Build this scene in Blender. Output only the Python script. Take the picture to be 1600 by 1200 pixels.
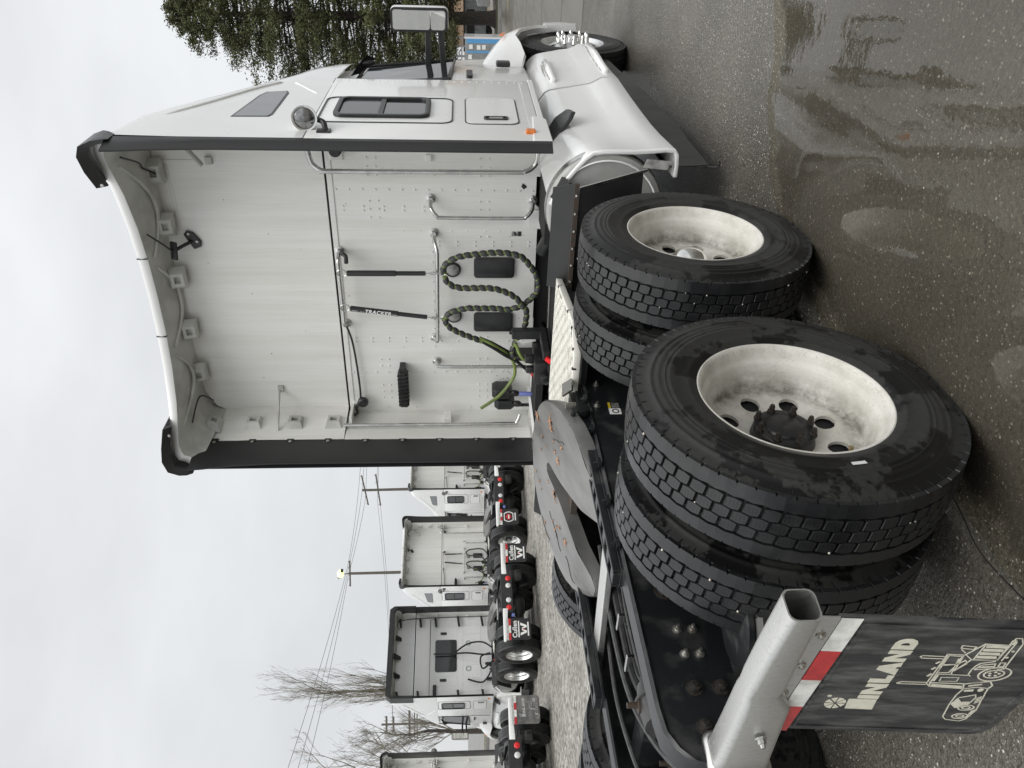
import bpy, bmesh, math, random
from mathutils import Vector, Matrix
random.seed(7)
PI = math.pi
S = bpy.context.scene
COL = S.collection
for o in list(bpy.data.objects):
    bpy.data.objects.remove(o)

# ---------------------------------------------------------------- camera
cam_d = bpy.data.cameras.new('camera')
cam = bpy.data.objects.new('camera', cam_d)
COL.objects.link(cam)
S.camera = cam
CY, CP, CR = 0.592, 0.060, -0.006            # heading left of +Y, tilt down, small extra roll
F = Vector((-math.sin(CY)*math.cos(CP), math.cos(CY)*math.cos(CP), -math.sin(CP)))
R0 = Vector((math.cos(CY), math.sin(CY), 0))
U0 = R0.cross(F)
Rr = R0*math.cos(CR) + U0*math.sin(CR)
Ur = -R0*math.sin(CR) + U0*math.cos(CR)
# the photograph was taken with the phone turned on its side: the world's up points to the picture's left
m = Matrix((-Ur, Rr, -F)).transposed().to_4x4()
m.translation = Vector((2.627, -2.047, 1.575))
cam.matrix_world = m
cam_d.sensor_width = 36.0
cam_d.sensor_fit = 'HORIZONTAL'
cam_d.lens = 27.83
cam_d.clip_start = 0.02
cam_d.clip_end = 2000

# ---------------------------------------------------------------- sky and sun (overcast)
SUN_EL, SUN_AZ = math.radians(60), math.radians(142)   # azimuth clockwise from +Y
W = bpy.data.worlds.new('World')
S.world = W
W.use_nodes = True
nt = W.node_tree
nt.nodes.clear()
N = nt.nodes.new
def L(a, b): nt.links.new(a, b)
out = N('ShaderNodeOutputWorld')
bg = N('ShaderNodeBackground')
bg.inputs['Strength'].default_value = 0.1
sky = N('ShaderNodeTexSky')
sky.sky_type = 'NISHITA'
sky.sun_disc = False
sky.sun_elevation = SUN_EL
sky.sun_rotation = SUN_AZ
tc = N('ShaderNodeTexCoord')
sep = N('ShaderNodeSeparateXYZ')
L(tc.outputs['Generated'], sep.inputs[0])
# overcast deck: brighter towards the zenith
ramp = N('ShaderNodeValToRGB')
ramp.color_ramp.elements[0].position = 0.0
ramp.color_ramp.elements[0].color = (0.69, 0.705, 0.72, 1)
ramp.color_ramp.elements[1].position = 1.0
ramp.color_ramp.elements[1].color = (1.75, 1.75, 1.74, 1)
e = ramp.color_ramp.elements.new(0.5); e.color = (0.81, 0.825, 0.84, 1)
L(sep.outputs['Z'], ramp.inputs[0])
# stretch the cloud noise like a flat cloud layer
noi = N('ShaderNodeTexNoise')
noi.inputs['Scale'].default_value = 1.7
noi.inputs['Detail'].default_value = 5
noi.inputs['Roughness'].default_value = 0.5
mp = N('ShaderNodeMapping')
mp.inputs['Scale'].default_value = (1, 1, 2.4)
L(tc.outputs['Generated'], mp.inputs[0]); L(mp.outputs[0], noi.inputs['Vector'])
nr = N('ShaderNodeMapRange')
nr.inputs[1].default_value = 0.3; nr.inputs[2].default_value = 0.7
nr.inputs[3].default_value = 7.2; nr.inputs[4].default_value = 9.7
L(noi.outputs['Fac'], nr.inputs[0])
mul = N('ShaderNodeVectorMath'); mul.operation = 'SCALE'
L(ramp.outputs[0], mul.inputs[0]); L(nr.outputs[0], mul.inputs['Scale'])
mix = N('ShaderNodeMix'); mix.data_type = 'RGBA'
mix.inputs[0].default_value = 0.95
L(sky.outputs[0], mix.inputs[6]); L(mul.outputs[0], mix.inputs[7])
L(mix.outputs[2], bg.inputs['Color']); L(bg.outputs[0], out.inputs[0])

sd = bpy.data.lights.new('sun', 'SUN')
sun = bpy.data.objects.new('sun', sd)
COL.objects.link(sun)
sd.energy = 1.5
sd.angle = math.radians(50)
sd.color = (1.0, 0.985, 0.96)
sun.rotation_euler = (PI/2 - SUN_EL, 0, -SUN_AZ + PI)
sun.location = (0, 0, 30)
S.view_settings.view_transform = 'Standard'
S.view_settings.look = 'None'
S.view_settings.gamma = 1
S.view_settings.use_curve_mapping = False
S.view_settings.exposure = 0.30

# ---------------------------------------------------------------- materials
def new_mat(name):
    m = bpy.data.materials.new(name); m.use_nodes = True
    return m, m.node_tree, m.node_tree.nodes['Principled BSDF']
def nd(t, typ, **kw):
    n = t.nodes.new(typ)
    for k, v in kw.items(): setattr(n, k, v)
    return n
def coords(t, scale=(1, 1, 1)):
    c = nd(t, 'ShaderNodeTexCoord'); mp = nd(t, 'ShaderNodeMapping')
    mp.inputs['Scale'].default_value = scale
    t.links.new(c.outputs['Object'], mp.inputs[0]); return mp.outputs[0]
def noise(t, vec, scale, detail=4, rough=0.55):
    n = nd(t, 'ShaderNodeTexNoise'); n.inputs['Scale'].default_value = scale
    n.inputs['Detail'].default_value = detail; n.inputs['Roughness'].default_value = rough
    t.links.new(vec, n.inputs['Vector']); return n.outputs['Fac']
def mrange(t, v, a, b, c=0.0, d=1.0):
    n = nd(t, 'ShaderNodeMapRange')
    for i, x in zip((1, 2, 3, 4), (a, b, c, d)): n.inputs[i].default_value = x
    t.links.new(v, n.inputs[0]); return n.outputs[0]
def mixc(t, f, a, b):
    n = nd(t, 'ShaderNodeMix', data_type='RGBA')
    if isinstance(f, float): n.inputs[0].default_value = f
    else: t.links.new(f, n.inputs[0])
    for i, x in ((6, a), (7, b)):
        if isinstance(x, tuple): n.inputs[i].default_value = x + (1,)
        else: t.links.new(x, n.inputs[i])
    return n.outputs[2]
def math2(t, op, a, b):
    n = nd(t, 'ShaderNodeMath', operation=op)
    for i, x in enumerate((a, b)):
        if isinstance(x, (int, float)): n.inputs[i].default_value = x
        else: t.links.new(x, n.inputs[i])
    return n.outputs[0]
def bump(t, p, h, s=0.3, d=0.01):
    b = nd(t, 'ShaderNodeBump'); b.inputs['Strength'].default_value = s; b.inputs['Distance'].default_value = d
    t.links.new(h, b.inputs['Height']); t.links.new(b.outputs[0], p.inputs['Normal'])
def M(name, c, rough=0.5, metal=0.0, c2=None, sc=8.0, st=(1, 1, 1), lo=0.4, hi=0.65, bs=0.0, bsc=60.0, r2=None, coat=0.0, spec=0.5, emit=0.0):
    """procedural: two tones mixed by stretched noise, roughness varying with it, fine bump"""
    m, t, p = new_mat(name)
    p.inputs['Metallic'].default_value = metal
    p.inputs['Roughness'].default_value = rough
    p.inputs['Specular IOR Level'].default_value = spec
    p.inputs['Coat Weight'].default_value = coat
    p.inputs['Coat Roughness'].default_value = 0.06
    v = coords(t, st)
    if c2 is None: c2 = tuple(x*0.86 for x in c)
    f = mrange(t, noise(t, v, sc, 6), lo, hi)
    t.links.new(mixc(t, f, c, c2), p.inputs['Base Color'])
    if r2 is not None: t.links.new(mrange(t, f, 0, 1, rough, r2), p.inputs['Roughness'])
    if bs: bump(t, p, noise(t, v, bsc, 3), bs, 0.004)
    if emit:
        p.inputs['Emission Color'].default_value = c + (1,); p.inputs['Emission Strength'].default_value = emit
    return m

m_white = M('white_paint', (0.85, 0.855, 0.84), 0.2, c2=(0.81, 0.815, 0.80), sc=3, coat=0.5, r2=0.28)
m_panel = None
m_inner = M('fairing_inside_shaded', (0.58, 0.58, 0.55), 0.5, c2=(0.42, 0.42, 0.39), sc=5)  # white paint under the roof fairing, its shade put into the grey
m_rubber = M('black_rubber_flap', (0.017, 0.0175, 0.018), 0.36, c2=(0.024, 0.024, 0.024), sc=5, st=(1.2, 1, 0.5), r2=0.5)
m_plastic = M('black_plastic', (0.018, 0.019, 0.02), 0.38, c2=(0.03, 0.03, 0.03), sc=10, bs=0.05)
m_frame = M('wet_black_steel', (0.012, 0.013, 0.014), 0.33, c2=(0.05, 0.05, 0.048), sc=9, st=(1.5, 1, 1), lo=0.52, hi=0.75, r2=0.55, bs=0.15, bsc=25)
m_chrome = M('chrome', (0.80, 0.80, 0.78), 0.07, 1.0, c2=(0.74, 0.74, 0.72), sc=6)
m_steel = M('stainless_steel', (0.62, 0.62, 0.60), 0.22, 1.0, c2=(0.5, 0.5, 0.48), sc=14, r2=0.35)
m_galv = M('wet_brushed_aluminium', (0.66, 0.66, 0.64), 0.42, 1.0, c2=(0.56, 0.56, 0.54), sc=85, st=(1, 1, 0.5), lo=0.5, hi=0.66, r2=0.52, bs=0.18, bsc=160)
m_rim = None
m_alu = M('polished_wheel', (0.82, 0.82, 0.81), 0.30, 1.0, c2=(0.6, 0.6, 0.6), sc=10)
m_hub = M('greasy_black_hub', (0.010, 0.010, 0.011), 0.32, c2=(0.028, 0.026, 0.024), sc=26, lo=0.45, hi=0.7, r2=0.5, bs=0.08, bsc=60)
m_nut = M('rusty_nut', (0.016, 0.0155, 0.015), 0.42, c2=(0.036, 0.028, 0.022), sc=60, bs=0.2)
m_bolt = M('zinc_bolt', (0.55, 0.55, 0.52), 0.35, 0.9, c2=(0.3, 0.27, 0.22), sc=60)
m_grate = M('dirty_white_deck', (0.66, 0.65, 0.59), 0.55, c2=(0.38, 0.36, 0.30), sc=14, lo=0.5, hi=0.75, bs=0.1)
m_tank = M('tank_shell', (0.50, 0.50, 0.48), 0.38, 0.35, c2=(0.40, 0.40, 0.38), sc=8, r2=0.5)
m_plate5 = M('wet_greasy_coupling_plate', (0.165, 0.163, 0.157), 0.34, 0.1, c2=(0.075, 0.073, 0.069), sc=4, st=(2, 0.7, 1), lo=0.42, hi=0.74, r2=0.26, bs=0.15, bsc=30)
m_glass = M('dark_window_glass', (0.02, 0.022, 0.024), 0.03, c2=(0.025, 0.027, 0.03), coat=0.3, spec=0.6)
m_greyglass = M('grey_roof_window', (0.24, 0.25, 0.26), 0.25, c2=(0.22, 0.23, 0.24))
m_lens = M('reflector', (0.34, 0.34, 0.34), 0.12, 0.9, c2=(0.2, 0.2, 0.2), sc=30)
m_groove = M('groove_shade_rubber', (0.004, 0.004, 0.004), 0.7)  # tread groove floors, the shade down there put into the colour
m_glass2 = M('tinted_upper_pane', (0.07, 0.073, 0.077), 0.12, c2=(0.065, 0.068, 0.072))
m_mirror = M('mirror_glass', (0.86, 0.88, 0.88), 0.01, 1.0, c2=(0.84, 0.86, 0.86))
m_amber = M('amber_lens', (0.75, 0.20, 0.02), 0.15, c2=(0.55, 0.12, 0.01), sc=60, coat=0.5, emit=0.06)
m_redlens = M('red_lens', (0.75, 0.02, 0.025), 0.15, c2=(0.6, 0.015, 0.015), coat=0.4)
m_whitelens = M('clear_lens', (0.7, 0.7, 0.7), 0.12, c2=(0.55, 0.55, 0.55), sc=60, coat=0.4)
m_redtape = M('red_reflective_tape', (0.52, 0.025, 0.025), 0.35, c2=(0.36, 0.015, 0.02), sc=22, coat=0.3)
m_whitetape = M('white_reflective_tape', (0.80, 0.80, 0.76), 0.35, c2=(0.52, 0.52, 0.48), sc=22, coat=0.3)
m_flap = M('dirty_mud_flap', (0.022, 0.023, 0.024), 0.5, c2=(0.105, 0.104, 0.10), sc=22, st=(1.5, 1, 0.4), lo=0.42, hi=0.72, r2=0.6, bs=0.5, bsc=70)
m_flapblack = M('clean_black_flap', (0.016, 0.016, 0.017), 0.45, c2=(0.025, 0.025, 0.025))
m_flapgrey = M('muddy_grey_flap', (0.09, 0.09, 0.086), 0.6, c2=(0.16, 0.155, 0.145), sc=6, lo=0.45, hi=0.6)
m_print = M('cream_print', (0.66, 0.64, 0.53), 0.5, c2=(0.55, 0.53, 0.43), sc=40)
m_printgrey = M('worn_grey_print', (0.44, 0.435, 0.42), 0.6, c2=(0.22, 0.215, 0.2), sc=20)
m_printwhite = M('white_print', (0.8, 0.8, 0.78), 0.5)
m_printred = M('red_print', (0.6, 0.02, 0.02), 0.5)
m_hose = M('black_hose', (0.013, 0.013, 0.014), 0.5, c2=(0.025, 0.025, 0.024), sc=40, spec=0.25)
m_wrap = M('hose_wrap', (0.032, 0.033, 0.034), 0.5, c2=(0.055, 0.055, 0.053), sc=30, bs=0.1)
m_green = M('green_hose', (0.20, 0.27, 0.07), 0.4, c2=(0.13, 0.17, 0.05), sc=20)
m_blue = M('blue_grip', (0.16, 0.20, 0.50), 0.45)
m_brass = M('brass_fitting', (0.42, 0.34, 0.18), 0.4, 0.8, c2=(0.25, 0.2, 0.12), sc=40)
m_rust = M('rusty_steel', (0.055, 0.035, 0.022), 0.7, c2=(0.04, 0.035, 0.03), sc=30, bs=0.3)
m_leaf = M('orange_leaf', (0.46, 0.26, 0.14), 0.5, c2=(0.20, 0.10, 0.055), sc=40)
m_yellow = M('yellow_sticker', (0.62, 0.46, 0.03), 0.4)
m_bag = M('air_bag_rubber', (0.02, 0.02, 0.02), 0.4, c2=(0.05, 0.05, 0.048), sc=8)
m_tan = M('tan_ring', (0.10, 0.085, 0.06), 0.4, 0.5, c2=(0.12, 0.1, 0.08), sc=12)
m_wood = M('weathered_pole', (0.15, 0.135, 0.115), 0.85, c2=(0.09, 0.08, 0.068), sc=6, st=(4, 4, 0.4))
m_wire = M('power_wire', (0.16, 0.165, 0.17), 0.6)
m_lamp = M('lit_lamp', (0.92, 1.0, 0.42), 0.3, emit=1.1)
m_bark = M('tree_bark', (0.075, 0.065, 0.055), 0.9, c2=(0.04, 0.034, 0.03), sc=10, st=(3, 3, 0.6), bs=0.4, bsc=20)
m_twig = M('bare_twig', (0.27, 0.25, 0.21), 0.9, c2=(0.18, 0.165, 0.14), sc=3)
m_moss = M('mossy_trunk', (0.11, 0.115, 0.055), 0.9, c2=(0.06, 0.06, 0.035), sc=8)
m_needle = M('conifer_needles', (0.105, 0.118, 0.052), 0.8, c2=(0.050, 0.046, 0.024), sc=2.6, spec=0.2)
m_peach = M('peach_wall', (0.50, 0.36, 0.24), 0.8)
m_greybox = M('grey_corrugated_metal', (0.27, 0.28, 0.28), 0.5, 0.2, c2=(0.2, 0.21, 0.21), sc=5)
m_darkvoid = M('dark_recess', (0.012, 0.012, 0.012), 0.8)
m_skyblue = M('blue_stripe', (0.10, 0.32, 0.60), 0.5)
m_fencegal = M('galvanised_post', (0.42, 0.43, 0.43), 0.45, 0.6)
m_kerb = M('concrete_kerb', (0.24, 0.235, 0.22), 0.8, c2=(0.16, 0.155, 0.14), sc=6)
m_grass = M('verge_grass', (0.07, 0.075, 0.03), 0.9, c2=(0.10, 0.085, 0.05), sc=4)

def rim_mat():
    m, t, p = new_mat('dusty_white_wheel')
    v = coords(t); sp = nd(t, 'ShaderNodeSeparateXYZ'); t.links.new(v, sp.inputs[0])
    r = math2(t, 'SQRT', math2(t, 'ADD', math2(t, 'MULTIPLY', sp.outputs[1], sp.outputs[1]), math2(t, 'MULTIPLY', sp.outputs[2], sp.outputs[2])), 0.0)
    cloud = noise(t, v, 7, 7, 0.65)
    base = mixc(t, mrange(t, cloud, 0.42, 0.72), (0.68, 0.665, 0.61), (0.47, 0.445, 0.385))
    # brake dust gathers where the barrel meets the disc
    edge = math2(t, 'MULTIPLY', mrange(t, sp.outputs[0], 0.035, -0.03, 0.0, 1.0), mrange(t, r, 0.20, 0.25, 0.25, 1.0))
    dirt = math2(t, 'MULTIPLY', edge, mrange(t, noise(t, v, 16, 6, 0.7), 0.32, 0.62))
    base = mixc(t, dirt, base, (0.10, 0.085, 0.065))
    lip = mrange(t, sp.outputs[0], 0.095, 0.112, 0.0, 1.0)
    lipd = math2(t, 'MULTIPLY', math2(t, 'MULTIPLY', lip, math2(t, 'SUBTRACT', 1.0, mrange(t, sp.outputs[0], 0.112, 0.118))), mrange(t, noise(t, v, 70, 4, 0.7), 0.48, 0.66, 0.0, 0.4))
    base = mixc(t, lipd, base, (0.22, 0.20, 0.17))
    speck = mrange(t, noise(t, v, 160, 3, 0.7), 0.60, 0.68, 0.0, 0.5)
    base = mixc(t, speck, base, (0.24, 0.21, 0.17))
    t.links.new(base, p.inputs['Base Color']); p.inputs['Roughness'].default_value = 0.48
    bump(t, p, cloud, 0.05, 0.004)
    return m
m_rim = rim_mat()
def panel_mat():
    m, t, p = new_mat('streaked_white_panel')
    v = coords(t); fine = noise(t, coords(t, (9, 9, 0.25)), 14, 5)
    drip = mrange(t, noise(t, coords(t, (3.2, 3.2, 0.16)), 3.0, 6, 0.6), 0.42, 0.72)
    cloud = mrange(t, noise(t, coords(t, (1, 1, 0.6)), 1.7, 5, 0.55), 0.38, 0.68)
    base = mixc(t, mrange(t, fine, 0.38, 0.85), (0.80, 0.797, 0.765), (0.72, 0.715, 0.68))
    base = mixc(t, math2(t, 'MULTIPLY', drip, 0.5), base, (0.60, 0.585, 0.52))
    base = mixc(t, math2(t, 'MULTIPLY', cloud, 0.28), base, (0.83, 0.83, 0.81))
    spk = mrange(t, noise(t, v, 130, 2, 0.6), 0.70, 0.74, 0.0, 0.35)
    base = mixc(t, spk, base, (0.35, 0.33, 0.28))
    t.links.new(base, p.inputs['Base Color'])
    t.links.new(mrange(t, cloud, 0, 1, 0.5, 0.3), p.inputs['Roughness'])
    bump(t, p, noise(t, coords(t, (1, 1, 0.5)), 2.2, 3), 0.25, 0.03)
    return m
m_panel = panel_mat()
def tyre_mat():
    m, t, p = new_mat('dirty_wet_tyre')
    v = coords(t)
    big = noise(t, v, 5.5, 7, 0.62)
    wet = mrange(t, big, 0.50, 0.53)             # sharp edged wet patches
    fine = noise(t, v, 60, 3)
    dry = mixc(t, fine, (0.016, 0.016, 0.0157), (0.040, 0.0395, 0.0375))
    t.links.new(mixc(t, wet, dry, (0.006, 0.006, 0.006)), p.inputs['Base Color'])
    t.links.new(mrange(t, wet, 0, 1, 0.52, 0.32), p.inputs['Roughness'])
    p.inputs['Specular IOR Level'].default_value = 0.3
    bump(t, p, noise(t, v, 150, 2), 0.12, 0.002)
    return m
m_tyre = tyre_mat()
def tread_mat():
    m, t, p = new_mat('wet_tread_rubber')
    v = coords(t)
    f = mrange(t, noise(t, v, 9, 5), 0.4, 0.65)
    base = mixc(t, f, (0.012, 0.0125, 0.0135), (0.022, 0.0225, 0.0235))
    # sipes: three dashed cuts across every tread block, laid out in the block's own uv
    uv = nd(t, 'ShaderNodeTexCoord'); sp = nd(t, 'ShaderNodeSeparateXYZ')
    t.links.new(uv.outputs['UV'], sp.inputs[0])
    fr = math2(t, 'FRACT', math2(t, 'MULTIPLY', sp.outputs[0], 4.0), 0.0)
    line = math2(t, 'LESS_THAN', math2(t, 'ABSOLUTE', math2(t, 'SUBTRACT', fr, 0.5), 0.0), 0.11)
    dash = math2(t, 'GREATER_THAN', math2(t, 'FRACT', math2(t, 'MULTIPLY', sp.outputs[1], 5.0), 0.0), 0.35)
    inside = math2(t, 'MULTIPLY', math2(t, 'GREATER_THAN', sp.outputs[1], 0.15), math2(t, 'LESS_THAN', sp.outputs[1], 0.9))
    cut = math2(t, 'MULTIPLY', math2(t, 'MULTIPLY', line, dash), inside)
    t.links.new(mixc(t, cut, base, (0.003, 0.003, 0.003)), p.inputs['Base Color'])
    t.links.new(mrange(t, f, 0, 1, 0.30, 0.44), p.inputs['Roughness'])
    p.inputs['Specular IOR Level'].default_value = 0.42
    bump(t, p, noise(t, v, 120, 2), 0.08, 0.002)
    return m
m_tread = tread_mat()

def asphalt_mat():
    m, t, p = new_mat('wet_asphalt')
    v = coords(t)
    n1 = mrange(t, noise(t, v, 0.8, 7, 0.62), 0.36, 0.66)
    n2 = noise(t, v, 55, 3)
    base = mixc(t, n1, (0.084, 0.076, 0.061), (0.165, 0.152, 0.126))
    base = mixc(t, mrange(t, n2, 0.35, 0.7, 0.0, 0.75), base, (0.022, 0.020, 0.017))
    # pale stone chips set in the surface
    def chips(scale, thr, col, base, rnd):
        vo = nd(t, 'ShaderNodeTexVoronoi'); vo.inputs['Scale'].default_value = scale
        t.links.new(v, vo.inputs['Vector'])
        near = math2(t, 'LESS_THAN', vo.outputs['Distance'], thr)
        sc = nd(t, 'ShaderNodeSeparateColor'); t.links.new(vo.outputs['Color'], sc.inputs[0])
        pick = math2(t, 'LESS_THAN', sc.outputs[0], rnd)
        return mixc(t, math2(t, 'MULTIPLY', near, pick), base, col)
    base = chips(210, 0.40, (0.17, 0.165, 0.148), base, 0.30)
    base = chips(120, 0.33, (0.30, 0.295, 0.27), base, 0.13)
    base = chips(70, 0.26, (0.46, 0.445, 0.40), base, 0.16)
    base = chips(38, 0.18, (0.56, 0.545, 0.50), base, 0.08)
    t.links.new(base, p.inputs['Base Color'])
    t.links.new(mrange(t, n1, 0, 1, 0.26, 0.40), p.inputs['Roughness'])
    p.inputs['Specular IOR Level'].default_value = 0.7
    vb = nd(t, 'ShaderNodeTexVoronoi'); vb.inputs['Scale'].default_value = 110
    t.links.new(v, vb.inputs['Vector'])
    bump(t, p, math2(t, 'ADD', vb.outputs['Distance'], n2), 0.40, 0.006)
    return m
m_asphalt = asphalt_mat()
def gravel_mat():
    m, t, p = new_mat('wet_tan_gravel')
    v = coords(t)
    vo = nd(t, 'ShaderNodeTexVoronoi'); vo.inputs['Scale'].default_value = 15
    t.links.new(v, vo.inputs['Vector'])
    sc = nd(t, 'ShaderNodeSeparateColor'); t.links.new(vo.outputs['Color'], sc.inputs[0])
    base = mixc(t, sc.outputs[0], (0.09, 0.085, 0.073), (0.44, 0.428, 0.385))
    base = mixc(t, mrange(t, noise(t, v, 1.1, 5), 0.35, 0.7, 0, 0.6), base, (0.12, 0.11, 0.09))
    t.links.new(base, p.inputs['Base Color'])
    p.inputs['Roughness'].default_value = 0.55
    bump(t, p, vo.outputs['Distance'], 0.6, 0.02)
    return m
m_gravel = gravel_mat()
def road_mat():
    m, t, p = new_mat('wet_road_concrete')
    v = coords(t)
    f = mrange(t, noise(t, coords(t, (0.12, 1.6, 1)), 1.6, 6), 0.35, 0.7)
    t.links.new(mixc(t, f, (0.20, 0.19, 0.17), (0.13, 0.12, 0.105)), p.inputs['Base Color'])
    t.links.new(mrange(t, f, 0, 1, 0.45, 0.3), p.inputs['Roughness'])
    bump(t, p, noise(t, v, 40, 3), 0.3, 0.004)
    return m
m_road = road_mat()
m_apron = M('damp_concrete_apron', (0.17, 0.165, 0.15), 0.34, c2=(0.105, 0.10, 0.088), sc=2.2, st=(1.6, 0.25, 1), lo=0.38, hi=0.66, r2=0.5, bs=0.2, bsc=50)
def puddle_mat():
    m, t, p = new_mat('standing_water')
    t.nodes.remove(p)
    o = t.nodes['Material Output']
    v = coords(t)
    tr = nd(t, 'ShaderNodeBsdfTransparent'); tr.inputs[0].default_value = (0.93, 0.91, 0.86, 1)
    gl = nd(t, 'ShaderNodeBsdfGlossy'); gl.inputs['Roughness'].default_value = 0.035
    fr = nd(t, 'ShaderNodeFresnel'); fr.inputs['IOR'].default_value = 1.62
    # rain-drop rings and gentle ripples
    vo = nd(t, 'ShaderNodeTexVoronoi'); vo.inputs['Scale'].default_value = 3.1
    t.links.new(v, vo.inputs['Vector'])
    ring = math2(t, 'MULTIPLY', math2(t, 'SINE', math2(t, 'MULTIPLY', vo.outputs['Distance'], 170.0), 0.0), mrange(t, vo.outputs['Distance'], 0.03, 0.2, 1.0, 0.0))
    sc = nd(t, 'ShaderNodeSeparateColor'); t.links.new(vo.outputs['Color'], sc.inputs[0])
    ring = math2(t, 'MULTIPLY', ring, math2(t, 'LESS_THAN', sc.outputs[0], 0.33))
    h = math2(t, 'ADD', math2(t, 'MULTIPLY', ring, 0.5), math2(t, 'MULTIPLY', noise(t, v, 11, 3), 1.1))
    b = nd(t, 'ShaderNodeBump'); b.inputs['Strength'].default_value = 0.10; b.inputs['Distance'].default_value = 0.006
    t.links.new(h, b.inputs['Height'])
    t.links.new(b.outputs[0], gl.inputs['Normal'])
    # thins out to nothing at its ragged edge (vertex weight 'depth')
    at = nd(t, 'ShaderNodeAttribute'); at.attribute_name = 'depth'
    edge = mrange(t, math2(t, 'ADD', at.outputs['Fac'], math2(t, 'MULTIPLY', math2(t, 'SUBTRACT', noise(t, v, 6, 7, 0.7), 0.5), 1.5)), 0.40, 0.62)
    fac = math2(t, 'MULTIPLY', fr.outputs[0], edge)
    ms = nd(t, 'ShaderNodeMixShader')
    mud = nd(t, 'ShaderNodeBsdfDiffuse'); mud.inputs[0].default_value = (0.15, 0.134, 0.105, 1)
    m2 = nd(t, 'ShaderNodeMixShader'); t.links.new(math2(t, 'MULTIPLY', edge, 0.16), m2.inputs[0]); t.links.new(tr.outputs[0], m2.inputs[1]); t.links.new(mud.outputs[0], m2.inputs[2])
    t.links.new(fac, ms.inputs[0]); t.links.new(m2.outputs[0], ms.inputs[1]); t.links.new(gl.outputs[0], ms.inputs[2])
    t.links.new(ms.outputs[0], o.inputs[0])
    return m
m_puddle = puddle_mat()

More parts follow.
